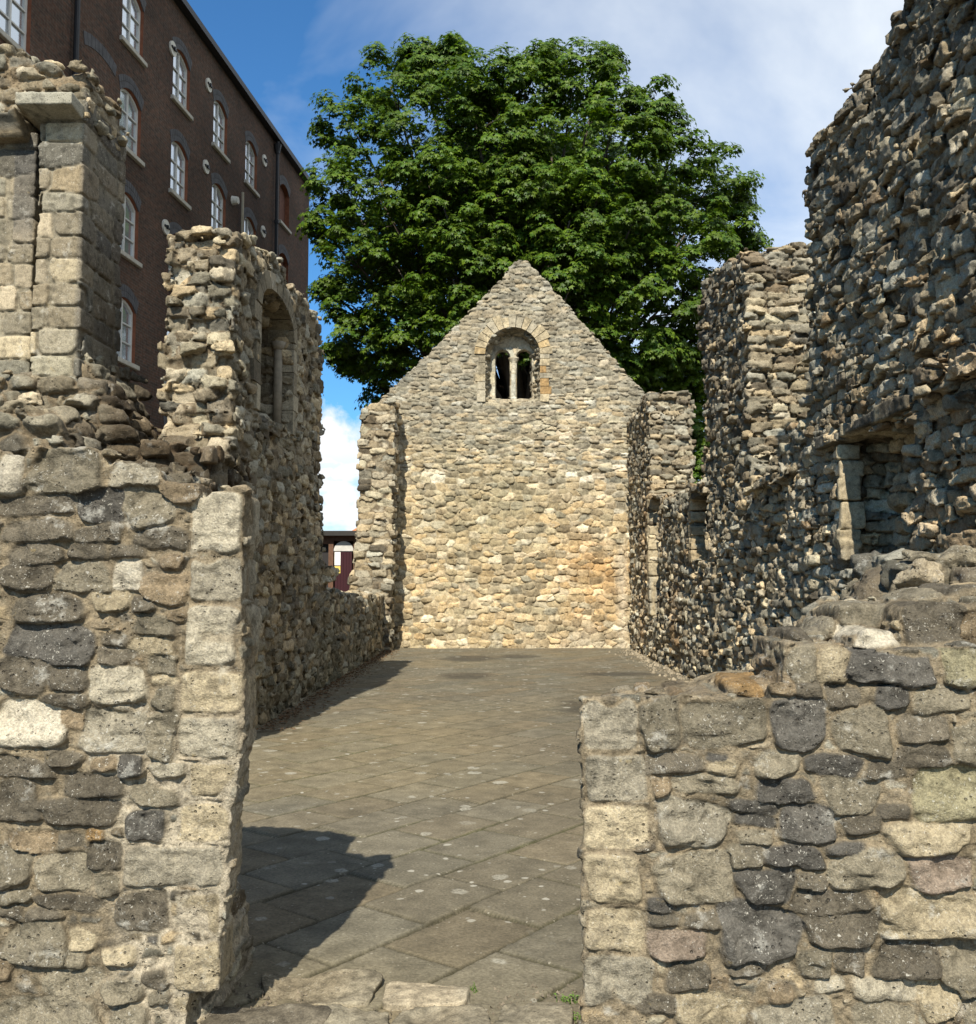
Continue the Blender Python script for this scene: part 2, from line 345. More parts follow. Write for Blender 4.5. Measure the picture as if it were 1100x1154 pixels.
def nets(F, org, h):
    """naive surface nets: vertices and quads of the zero level of F"""
    ins = F < 0; nx, ny, nz = F.shape
    cnt = np.zeros((nx - 1, ny - 1, nz - 1), np.int8)
    OFF = [(a, b, c) for a in (0, 1) for b in (0, 1) for c in (0, 1)]
    for a, b, c in OFF: cnt += ins[a:nx - 1 + a, b:ny - 1 + b, c:nz - 1 + c]
    act = np.argwhere((cnt > 0) & (cnt < 8)).astype(np.int32)
    vals = {o: F[act[:, 0] + o[0], act[:, 1] + o[1], act[:, 2] + o[2]] for o in OFF}
    acc = np.zeros((len(act), 3), np.float32); num = np.zeros(len(act), np.float32)
    for o in OFF:
        for ax in range(3):
            if o[ax]: continue
            o2 = tuple(1 if i == ax else o[i] for i in range(3)); f0, f1 = vals[o], vals[o2]
            m = (f0 < 0) != (f1 < 0); t = np.where(m, f0 / np.where(m, f0 - f1, 1), 0)
            for i in range(3): acc[:, i] += np.where(m, t if i == ax else o[i], 0)
            num += m
    V = (act + acc / num[:, None]) * h + np.array(org, np.float32)
    idx = np.full(cnt.shape, -1, np.int32); idx[act[:, 0], act[:, 1], act[:, 2]] = np.arange(len(act))
    Q = []
    for ax in range(3):
        u, w = (ax + 1) % 3, (ax + 2) % 3
        sl0 = [slice(None)] * 3; sl1 = [slice(None)] * 3; sl0[ax] = slice(0, -1); sl1[ax] = slice(1, None)
        for s_ in (sl0, sl1): s_[u] = slice(1, -1); s_[w] = slice(1, -1)
        A, B = ins[tuple(sl0)], ins[tuple(sl1)]
        e = np.argwhere(A != B); flip = A[e[:, 0], e[:, 1], e[:, 2]]
        e = e + np.array([0 if i == ax else 1 for i in range(3)])
        def cellat(du, dw):
            c = e.copy(); c[:, u] += du; c[:, w] += dw; return idx[c[:, 0], c[:, 1], c[:, 2]]
        q = np.stack([cellat(-1, -1), cellat(0, -1), cellat(0, 0), cellat(-1, 0)], 1)
        q[~flip] = q[~flip][:, ::-1]; Q.append(q)
    return V.astype(np.float32), np.concatenate(Q)
def drop_crumbs(V, Q, C, part, least):
    lab = np.arange(len(V))
    while True:
        L4 = [lab[Q[:, i]] for i in range(4)]; m = np.minimum(np.minimum(L4[0], L4[1]), np.minimum(L4[2], L4[3])); new = lab.copy()
        for i in range(4): np.minimum.at(new, Q[:, i], m)
        new = new[new]; new = new[new]; new = new[new]
        if (new == lab).all(): break
        lab = new
    n = np.bincount(lab, minlength=len(V)); ok = n[lab] >= min(least, .12 * n.max()); Q = Q[ok[Q[:, 0]]]
    idx = np.cumsum(ok) - 1
    return V[ok], idx[Q], C[ok], part[ok]
def grow(base, lo, hi, h, cf, band=.13):
    """a masonry solid: distance field of the wall's shape, roughened by its stones, turned into a mesh"""
    n = [int((hi[i] - lo[i]) / h) + 2 for i in range(3)]
    ax = [(lo[i] + np.arange(n[i]) * h).astype(np.float32) for i in range(3)]
    F = np.array(np.broadcast_to(base(ax[0][:, None, None], ax[1][None, :, None], ax[2][None, None, :]), n), np.float32)
    B = np.argwhere(np.abs(F) < band)
    P = np.stack([ax[i][B[:, i]] for i in range(3)], 1)
    hd = np.empty(len(P), np.float32)
    K = 40000
    def disp(k): p = P[k:k + K]; hd[k:k + K] = field(p, cf)[0] + vnoise(p, cf.rs, 12.5) * cf.rough
    with ThreadPoolExecutor(5) as ex: list(ex.map(disp, range(0, len(P), K)))
    F[B[:, 0], B[:, 1], B[:, 2]] -= np.clip(hd, -band + h, band - h)
    for i in range(3):
        a = [slice(None)] * 3
        for k in (0, -1): a[i] = k; F[tuple(a)] = np.maximum(F[tuple(a)], h * .5)
    V, Q = nets(F, lo, h)
    C = np.empty((len(V), 4), np.float32); part = np.empty(len(V), np.int8)
    def paint(k): _, s, c, pt = field(V[k:k + K], cf); C[k:k + K, :3] = c; C[k:k + K, 3] = s; part[k:k + K] = pt
    with ThreadPoolExecutor(5) as ex: list(ex.map(paint, range(0, len(V), K)))
    return drop_crumbs(V, Q, C, part, 3000)
def join(lst):
    V, Q, C, Pt = [], [], [], []; k = 0
    for v, q, c, p in lst: V.append(v); Q.append(q + k); C.append(c); Pt.append(p); k += len(v)
    return np.concatenate(V), np.concatenate(Q), np.concatenate(C), np.concatenate(Pt)
def masonry(name, data, mat, parent=None, parts=()):
    """the wall, and each listed part number as a child mesh of its own"""
    V, Q, C, part = data; fp = np.maximum(np.maximum(part[Q[:, 0]], part[Q[:, 1]]), np.maximum(part[Q[:, 2]], part[Q[:, 3]])); root = None
    for num, nm, mt in ((0, name, mat),) + tuple(parts):
        q = Q[fp == num] if parts else Q
        if not len(q): continue
        use, inv = np.unique(q.ravel(), return_inverse=True)
        o = mesh_np(nm, V[use], inv.reshape(-1, 4), mt, parent if root is None else root, C[use])
        if root is None: root = o
    return root
def stone_list(rows, Y, depth=.16, part=0):
    out = []
    for row in rows:
        u0, v0, u1, v1, tone = row[:5]; yy = row[5] if len(row) > 5 else Y
        x0, z1 = at(u0, v0, yy); x1, z0 = at(u1, v1, yy)
        out.append(((x0 + x1) / 2, (z0 + z1) / 2, yy + depth * .5 - .02, (x1 - x0) / 2 + (-.002 if part else .011), (z1 - z0) / 2 + (-.002 if part else .009), depth * .5 + .06, tone, part, [random.uniform(-1, 1) for _ in range(5)] + [1.0 if len(row) > 5 else 0.0]))
    return out

# ------------------------------------------------------------------ ground
GM = plain('rough_ground', (.10, .09, .07), .95, 0, .3, 3)
def ground():
    m = MB(); S = 1500
    m.add([(-S, -S, -.06), (S, -S, -.06), (S, S, -.06), (-S, S, -.06)], [(0, 1, 2, 3)])
    tag(m.build('ground', GM), kind='structure')
ground()
def paving_mat():
    m, N, L, b = new_mat('worn_concrete_flags'); b.inputs['Roughness'].default_value = .9; b.inputs['Specular IOR Level'].default_value = .2
    tc = N.new('ShaderNodeTexCoord'); O = tc.outputs['Object']; at_ = N.new('ShaderNodeAttribute'); at_.attribute_name = 'Col'
    def noise(sc, det=5):
        n = N.new('ShaderNodeTexNoise'); n.inputs['Scale'].default_value = sc; n.inputs['Detail'].default_value = det; n.inputs['Roughness'].default_value = .65; L.new(O, n.inputs['Vector']); return n.outputs[0]
    def rng_(x, a, c, lo, hi):
        r = N.new('ShaderNodeMapRange'); r.inputs[1].default_value = a; r.inputs[2].default_value = c; r.inputs[3].default_value = lo; r.inputs[4].default_value = hi; L.new(x, r.inputs[0]); return r.outputs[0]
    def mix(f, a, c, mode='MIX'):
        x = N.new('ShaderNodeMix'); x.data_type = 'RGBA'; x.blend_type = mode
        for i, v in ((0, f), (6, a), (7, c)):
            if isinstance(v, (int, float)): x.inputs[i].default_value = v
            elif isinstance(v, tuple): x.inputs[i].default_value = (*v, 1)
            else: L.new(v, x.inputs[i])
        return x.outputs[2]
    nf = noise(70, 4); nm = noise(6, 6)
    c = mix(1, at_.outputs['Color'], rng_(nf, .3, .7, .68, 1.32), 'MULTIPLY'); c = mix(1, c, rng_(nm, .3, .7, .72, 1.28), 'MULTIPLY')
    # round white lichen blotches, gathered in drifts
    v = N.new('ShaderNodeTexVoronoi'); v.inputs['Scale'].default_value = 4.6; v.inputs['Randomness'].default_value = 1
    w = N.new('ShaderNodeMix'); w.data_type = 'RGBA'; w.blend_type = 'LINEAR_LIGHT'; w.inputs[0].default_value = .022; L.new(O, w.inputs[6])
    nn = N.new('ShaderNodeTexNoise'); nn.inputs['Scale'].default_value = 14; L.new(O, nn.inputs['Vector']); L.new(nn.outputs['Color'], w.inputs[7]); L.new(w.outputs[2], v.inputs['Vector'])
    sep = N.new('ShaderNodeSeparateColor'); L.new(v.outputs['Color'], sep.inputs[0])
    thr = rng_(sep.outputs[0], .35, 1, 0.0, .31)
    sub = N.new('ShaderNodeMath'); sub.operation = 'SUBTRACT'; L.new(thr, sub.inputs[0]); L.new(v.outputs['Distance'], sub.inputs[1])
    f = rng_(sub.outputs[0], 0, .05, 0, 1)
    mm = N.new('ShaderNodeMath'); mm.operation = 'MULTIPLY'; L.new(f, mm.inputs[0]); L.new(rng_(noise(.55, 3), .40, .52, .1, .75), mm.inputs[1])
    m2 = N.new('ShaderNodeMath'); m2.operation = 'MULTIPLY'; L.new(mm.outputs[0], m2.inputs[0]); L.new(rng_(nf, .35, .6, .35, 1), m2.inputs[1])
    c = mix(m2.outputs[0], c, (.40, .38, .31))
    v2 = N.new('ShaderNodeTexVoronoi'); v2.inputs['Scale'].default_value = 11; L.new(w.outputs[2], v2.inputs['Vector']); s2 = N.new('ShaderNodeSeparateColor'); L.new(v2.outputs['Color'], s2.inputs[0])
    q2 = N.new('ShaderNodeMath'); q2.operation = 'SUBTRACT'; L.new(rng_(s2.outputs[0], .55, 1, 0, .30), q2.inputs[0]); L.new(v2.outputs['Distance'], q2.inputs[1])
    q3 = N.new('ShaderNodeMath'); q3.operation = 'MULTIPLY'; L.new(rng_(q2.outputs[0], 0, .06, 0, .85), q3.inputs[0]); L.new(rng_(noise(.8, 3), .42, .56, .12, 1), q3.inputs[1])
    c = mix(q3.outputs[0], c, (.36, .34, .28))
    c = mix(rng_(noise(2.2, 7), .56, .70, 0, .45), c, (.075, .066, .045))
    v3 = N.new('ShaderNodeTexVoronoi'); v3.inputs['Scale'].default_value = 38; L.new(O, v3.inputs['Vector']); s3 = N.new('ShaderNodeSeparateColor'); L.new(v3.outputs['Color'], s3.inputs[0])
    q4 = N.new('ShaderNodeMath'); q4.operation = 'SUBTRACT'; L.new(rng_(s3.outputs[0], .7, 1, 0, .30), q4.inputs[0]); L.new(v3.outputs['Distance'], q4.inputs[1])
    c = mix(rng_(q4.outputs[0], 0, .08, 0, .6), c, (.33, .30, .23))
    L.new(c, b.inputs['Base Color'])
    bp = N.new('ShaderNodeBump'); bp.inputs['Strength'].default_value = .6; bp.inputs['Distance'].default_value = .008; L.new(nf, bp.inputs['Height']); L.new(bp.outputs[0], b.inputs['Normal'])
    return m
def pavement():
    xs = np.arange(-3.0, 3.5, .013); ys = [3.55]
    while ys[-1] < 23.6: ys.append(ys[-1] + .0032 * ys[-1])
    ys = np.array(ys)
    X, Y = np.meshgrid(xs, ys, indexing='ij'); P = np.stack([X.ravel(), Y.ravel(), 0 * X.ravel()], 1).astype(np.float32)
    a = R(37); u = P[:, 0] * math.cos(a) - P[:, 1] * math.sin(a); v = P[:, 0] * math.sin(a) + P[:, 1] * math.cos(a)
    u = u + .012 * vnoise(P, 1.1, 3); v = v + .012 * vnoise(P, 1.1, 8)
    wu, wv = .44, .60
    iu = np.floor(u / wu).astype(int); sh = (iu % 2) * .5 * wv + RT[(iu * 37) & 4095, 0] * .12
    iv = np.floor((v + sh) / wv).astype(int); fu = u - iu * wu; fv = v + sh - iv * wv
    e = np.minimum(np.minimum(fu, wu - fu), np.minimum(fv, wv - fv))
    r = RT[((iu & 255) * 251 + (iv & 255) * 17) & 262143]
    z = (r[:, 0] - .5) * .012 + (fu - wu / 2) * (r[:, 1] - .5) * .03 + (fv - wv / 2) * (r[:, 2] - .5) * .02
    j = np.clip((e - .004 - .004 * vnoise(P, 12, 33)) / .009, 0, 1); near = np.clip((12 - P[:, 1]) / 7, .1, 1)
    z = z * near - (1 - j) * .012 * near + vnoise(P, 1.0, 2) * .012 + vnoise(P, 18, 6) * .0015
    c = np.array((.142, .122, .084), np.float32) * (1 + (r[:, 3:4] - .5) * .22) * (1 + (r[:, 4:5] - .5) * np.array([[.1, 0, -.12]]))
    sand = np.clip(vnoise(P, .45, 21) * 1.6 - .2, 0, 1)[:, None]; c = c * (1 - sand * .35) + np.array((.235, .19, .105)) * sand * .35
    jc = np.array((.055, .048, .028)); mossy = np.clip(vnoise(P, .9, 14) + .2, 0, 1)[:, None]; jc = jc * (1 - mossy * .5) + np.array((.09, .10, .03)) * mossy * .5
    jj = (j * .75 + .25 * near * j + (1 - near) * .25)[:, None]; c = c * jj + jc * (1 - jj)
    # damp stains and painted shadow marks at the far end of the floor
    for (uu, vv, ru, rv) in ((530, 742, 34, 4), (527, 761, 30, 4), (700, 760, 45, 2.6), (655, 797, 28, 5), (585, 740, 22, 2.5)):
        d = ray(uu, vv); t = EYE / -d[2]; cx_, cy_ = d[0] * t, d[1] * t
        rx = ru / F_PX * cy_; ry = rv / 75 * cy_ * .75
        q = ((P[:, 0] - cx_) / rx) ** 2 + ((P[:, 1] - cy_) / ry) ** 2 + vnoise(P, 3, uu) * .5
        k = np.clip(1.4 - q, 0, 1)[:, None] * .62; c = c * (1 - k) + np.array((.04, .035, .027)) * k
    nx, ny = X.shape; I = np.arange(nx * ny).reshape(nx, ny)
    Q = np.stack([I[:-1, :-1], I[1:, :-1], I[1:, 1:], I[:-1, 1:]], -1).reshape(-1, 4)
    P[:, 2] = z
    o = mesh_np('pavement', P, Q, paving_mat(), C=np.concatenate([c, np.ones((len(c), 1))], 1))
    tag(o, kind='structure')
pavement()

# ------------------------------------------------------------------ the two near walls either side of the doorway
def near_left_wall():
    Y = 3.5
    rows = [(0, 508, 26, 556, 'w'), (33, 506, 116, 556, 'g'), (-10, 557, 93, 579, 'd'), (90, 552, 139, 590, 'k'), (128, 520, 180, 550, 'l'), (143, 551, 196, 594, 'g'), (182, 536, 226, 567, 'b'),
        (3, 586, 86, 609, 'd'), (83, 593, 136, 610, 'd'), (147, 597, 211, 615, 'd'), (7, 612, 74, 634, 'd'), (75, 612, 116, 629, 'd'), (117, 613, 162, 625, 'd'), (124, 628, 158, 664, 'w'),
        (0, 634, 58, 663, 'd'), (60, 634, 117, 665, 'g'), (15, 667, 93, 698, 'd'), (104, 666, 145, 688, 'c'), (155, 645, 212, 677, 'b'), (180, 624, 207, 640, 'b'), (147, 672, 175, 688, 'd'), (186, 686, 211, 698, 'b'),
        (3, 702, 109, 748, 'k'), (150, 691, 196, 714, 'g'), (115, 717, 143, 729, 'd'), (145, 715, 194, 736, 'c'), (0, 740, 56, 781, 'd'), (57, 751, 104, 781, 'd'), (112, 733, 147, 750, 'd'),
        (105, 752, 164, 790, 'l'), (166, 738, 203, 758, 'g'), (170, 759, 201, 769, 'c'), (48, 785, 101, 800, 'd'), (0, 790, 71, 841, 'w'), (67, 803, 93, 822, 'b'), (94, 797, 169, 846, 'l'), (169, 799, 199, 859, 'g'),
        (175, 773, 196, 796, 'g'), (55, 846, 94, 863, 'd'), (-10, 855, 65, 876, 'd'), (104, 850, 134, 867, 'b'), (138, 850, 162, 875, 'k'), (169, 861, 209, 875, 'l'),
        (74, 872, 143, 900, 'd'), (-8, 880, 43, 925, 'd'), (147, 882, 200, 905, 'g'), (44, 902, 131, 931, 'd'), (140, 913, 185, 946, 'k'), (11, 939, 61, 961, 'b'), (63, 945, 90, 958, 'd'),
        (98, 947, 135, 980, 'd'), (95, 936, 112, 949, 'o'), (-6, 955, 36, 1000, 'g'), (42, 965, 106, 1005, 'g'), (109, 987, 134, 1009, 'g'), (-5, 1004, 38, 1018, 'g'), (36, 1011, 117, 1026, 'd'),
        (-5, 1024, 25, 1036, 'd'), (27, 1025, 71, 1037, 'd'), (131, 1008, 191, 1048, 'd'), (5, 1039, 79, 1087, 'g'), (84, 1049, 109, 1071, 'c'), (79, 1072, 100, 1093, 'g'), (48, 1094, 117, 1120, 'g'),
        (120, 1067, 154, 1085, 'c'), (164, 1094, 188, 1117, 'd'), (168, 1120, 192, 1136, 'g'), (-5, 1122, 118, 1175, 'g'), (120, 1101, 158, 1128, 'g'), (-5, 1074, 14, 1109, 'b'), (122, 1132, 166, 1170, 'g'), (167, 1056, 180, 1064, 'k')]
    for k in range(70):                                  # the stretch beyond the picture's left edge
        u = -10 - (k % 4) * 78; v = 520 + (k // 4) * 54; rows.append((u - 66, v, u - 4, v + random.uniform(24, 44), random.choice('ddgcgbk')))
    st = stone_list(rows, Y, .2)
    def pale(P, C, e):                                   # lighter repair mortar towards the door jamb, lower down
        k = np.clip((P[:, 0:1] + 1.42 + (P[:, 2:3] - .5) * .25 + .12 * vnoise(P, 5, 3)[:, None]) / .14, 0, 1) * np.clip((1.25 - P[:, 2:3]) / .3, 0, 1) * (1 - e)
        return C * (1 - k) + np.array((.43, .37, .27)) * (1 + .15 * vnoise(P, 14, 8)[:, None]) * k
    q = [(213, 552, 275, 625, 'l'), (213, 627, 273, 679, 'l'), (208, 681, 275, 752, 'l'), (203, 754, 276, 803, 'c'), (200, 805, 272, 855, 'l'), (212, 858, 268, 897, 'c'), (192, 903, 261, 949, 'c'),
         (137, 951, 255, 1002, 'l'), (196, 1004, 251, 1056, 'c'), (196, 1058, 250, 1120, 'c'), (190, 1122, 216, 1165, 'c')]
    st += stone_list(q, Y, .5, 1)
    cf = Cfg(cell=(.10, .3, .045), seed=3, bulge=.012, off=.008, mort=.004, e0=.06, ew=.2, tilt=.15, warp=.015, rough=.012, rs=4, n1=.008, n2=.005, pal='gbcgdl', mcol='m', rag=0, stones=st, fill=.88, zone=pale)
    front = pts(Y, (-330, 500), (-60, 500), (0, 507), (28, 518), (36, 505), (112, 508), (122, 528), (132, 520), (178, 525), (184, 538), (222, 545), (226, 570), (240, 558), (256, 552), (276, 553), (274, 620), (274, 752), (275, 803), (271, 855), (266, 897), (259, 950),
                (253, 1003), (249, 1057), (247, 1117), (215, 1124), (212, 1154), (211, 1240), (-330, 1240))
    rear = [(x - .24, z) for x, z in pts(Y, (-330, 520), (0, 520), (120, 515), (200, 540), (262, 585), (268, 640), (262, 850), (268, 1010), (300, 1130), (300, 1240), (-330, 1240))]
    def base(X, Yy, Z):
        f = np.maximum(poly2(X, Z, front) + np.clip(Yy - 3.52, 0, 1) * .10, slab(Yy, 3.5, 3.76))
        g = np.maximum(poly2(X, Z, rear), slab(Yy, 3.6, 4.25))
        return np.minimum(f, g)
    d = grow(base, (-2.4, 3.38, -.05), (-.70, 4.36, 2.25), .0065, cf, .07)
    o = masonry('rubble_wall', d, M_NEAR, parts=((1, 'jamb', M_QUOIN),))
    tag(o, 'near rubble wall left of the doorway, taller of the two with pale dressed stones up its edge', 'stone wall')
near_left_wall()

def near_right_wall():
    Y = 3.5
    rows = [(720, 788, 762, 845, 'g'), (764, 789, 863, 840, 'g'), (723, 847, 793, 869, 'd'), (793, 844, 821, 853, 'k'), (798, 853, 830, 870, 'c'), (738, 876, 756, 896, 'b'), (758, 871, 832, 893, 'g'), (740, 900, 821, 954, 'l'),
        (850, 846, 905, 873, 'g'), (849, 877, 918, 905, 'k'), (820, 899, 880, 916, 'k'), (826, 918, 878, 932, 'k'), (831, 939, 871, 954, 'g'), (870, 788, 931, 846, 'k'), (880, 907, 942, 948, 'k'), (858, 953, 926, 977, 'k'),
        (818, 955, 856, 979, 'g'), (830, 981, 894, 1017, 'k'), (738, 962, 826, 1018, 'g'), (729, 1010, 760, 1026, 'k'), (729, 1027, 766, 1042, 'd'), (770, 1025, 808, 1042, 'd'), (729, 1046, 794, 1080, 'p'), (808, 1020, 906, 1085, 'k'),
        (899, 983, 928, 1001, 'd'), (928, 960, 1017, 999, 'g'), (892, 1001, 978, 1025, 'd'), (911, 1026, 987, 1066, 'd'), (940, 799, 1007, 852, 'g'), (933, 772, 971, 797, 'd'), (989, 773, 1023, 799, 'k'), (1031, 774, 1094, 804, 'g'),
        (1012, 809, 1072, 835, 'd'), (1005, 838, 1072, 862, 'd'), (1074, 818, 1108, 862, 'g'), (909, 852, 971, 875, 'k'), (976, 856, 1017, 874, 'd'), (932, 876, 990, 919, 'g'), (990, 905, 1024, 922, 'd'), (1026, 864, 1112, 922, 'y'),
        (952, 921, 995, 940, 'd'), (926, 949, 978, 961, 'k'), (1000, 925, 1094, 960, 'c'), (1024, 963, 1094, 1001, 'p'), (988, 1004, 1110, 1058, 'c'), (988, 1061, 1060, 1104, 'd'), (1062, 1066, 1115, 1123, 'g'), (750, 1081, 801, 1114, 'd'),
        (940, 1067, 978, 1099, 'd'), (899, 1070, 935, 1102, 'g'), (820, 1073, 866, 1096, 'd'), (921, 1103, 952, 1121, 'l'), (962, 1105, 1034, 1130, 'l'), (1036, 1106, 1084, 1146, 'c'), (762, 1118, 842, 1165, 'c'), (717, 1122, 765, 1142, 'd'),
        (846, 1130, 942, 1165, 'l'), (868, 1107, 894, 1128, 'b'), (959, 1134, 1034, 1165, 'g'), (794, 1096, 820, 1114, 'b'), (1086, 1128, 1120, 1165, 'g'),
        (866, 760, 898, 784, 'b'), (897, 768, 930, 786, 'd'),
        (885, 724, 918, 772, 'g', 3.57), (918, 726, 953, 771, 'c', 3.58), (905, 692, 940, 722, 'g', 3.97), (884, 702, 912, 724, 'd', 3.68), (1088, 690, 1120, 730, 'd', 3.74), (1020, 655, 1060, 684, 'g', 3.99), (1062, 650, 1100, 682, 'd', 3.99), (954, 733, 1053, 772, 'k', 3.54), (964, 708, 1009, 735, 'w', 3.70), (1016, 680, 1086, 736, 'd', 3.72), (1060, 733, 1118, 777, 'y', 3.54), (940, 680, 1018, 712, 'g', 3.95), (815, 763, 880, 786, 'o', 3.68)]
    for k in range(40):
        u = 1112 + (k % 4) * 76; v = 690 + (k // 4) * 50; rows.append((u, v, u + 66, v + random.uniform(24, 42), random.choice('ddgkgbc')))
    st = stone_list(rows, Y, .24)
    q = [(656, 787, 719, 846, 'l'), (656, 848, 731, 903, 'l'), (656, 905, 732, 957, 'c'), (658, 958, 726, 1020, 'c'), (657, 1022, 728, 1075, 'c'), (656, 1077, 738, 1138, 'l'), (656, 1140, 714, 1190, 'l')]
    st += stone_list(q, Y, .45, 1)
    cf = Cfg(cell=(.10, .3, .045), seed=9, bulge=.012, off=.008, mort=.004, e0=.06, ew=.2, tilt=.15, warp=.015, rough=.012, rs=4, n1=.008, n2=.005, pal='gbcgdl', mcol='m', rag=0, stones=st, fill=.88)
    A = pts(Y, (656, 787), (720, 784), (862, 788), (870, 774), (1420, 774), (1420, 1240), (655, 1240))
    B = pts(3.52, (883, 724), (953, 726), (956, 733), (1056, 731), (1062, 730), (1420, 700), (1420, 1240), (883, 1240))
    Cc = pts(3.7, (962, 720), (985, 706), (1010, 715), (1016, 684), (1040, 676), (1086, 684), (1420, 640), (1420, 1240), (962, 1240))
    D = pts(3.95, (936, 712), (944, 690), (962, 680), (1030, 680), (1090, 665), (1420, 600), (1420, 1240), (936, 1240))
    Rr = pts(3.8, (690, 795), (800, 780), (830, 768), (880, 764), (930, 730), (1420, 700), (1420, 1240), (692, 1240))
    def base(X, Yy, Z):
        f = np.maximum(poly2(X, Z, A) + np.clip(Yy - 3.55, 0, 1) * .5, slab(Yy, 3.5, 3.78))
        for p, y0, y1 in ((B, 3.53, 3.95), (Cc, 3.7, 4.15), (D, 3.92, 4.4), (Rr, 3.64, 4.15)): f = np.minimum(f, np.maximum(poly2(X, Z, p), slab(Yy, y0, y1)))
        return f
    d = grow(base, (.2, 3.38, -.05), (2.55, 4.5, 1.75), .0065, cf, .07)
    o = masonry('rubble_wall', d, M_NEAR, parts=((1, 'jamb', M_QUOIN),))
    tag(o, 'low broken rubble wall right of the doorway, loose boulders stepping up its top', 'stone wall')
    # heap behind it, against the tall wall
    cf2 = Cfg(cell=(.30, .30, .16), seed=15, bulge=.04, off=.04, mort=.04, e0=.02, ew=.15, tilt=.55, facet=.07, rough=.05, rs=2.5, pal='gdlggd', mcol='g', rag=0, n1=.04, n2=.014)
    H = pts(4.5, (1006, 720), (1014, 692), (1030, 660), (1042, 632), (1075, 622), (1110, 632), (1400, 610), (1400, 1100), (1006, 1100))
    def base2(X, Yy, Z): return np.minimum(np.maximum(poly2(X, Z, H), slab(Yy, 4.45, 5.3)), np.maximum(poly2(X, Z, [(x + .1, z - .14) for x, z in H]), slab(Yy, 4.2, 5.6)))
    d = grow(base2, (1.2, 4.05, -.05), (3.3, 5.75, 2.05), .014, cf2, .16)
    tag(masonry('rubble_heap', d, M_NEAR), 'heap of mortared boulders behind the low wall right of the doorway', 'rubble')
near_right_wall()

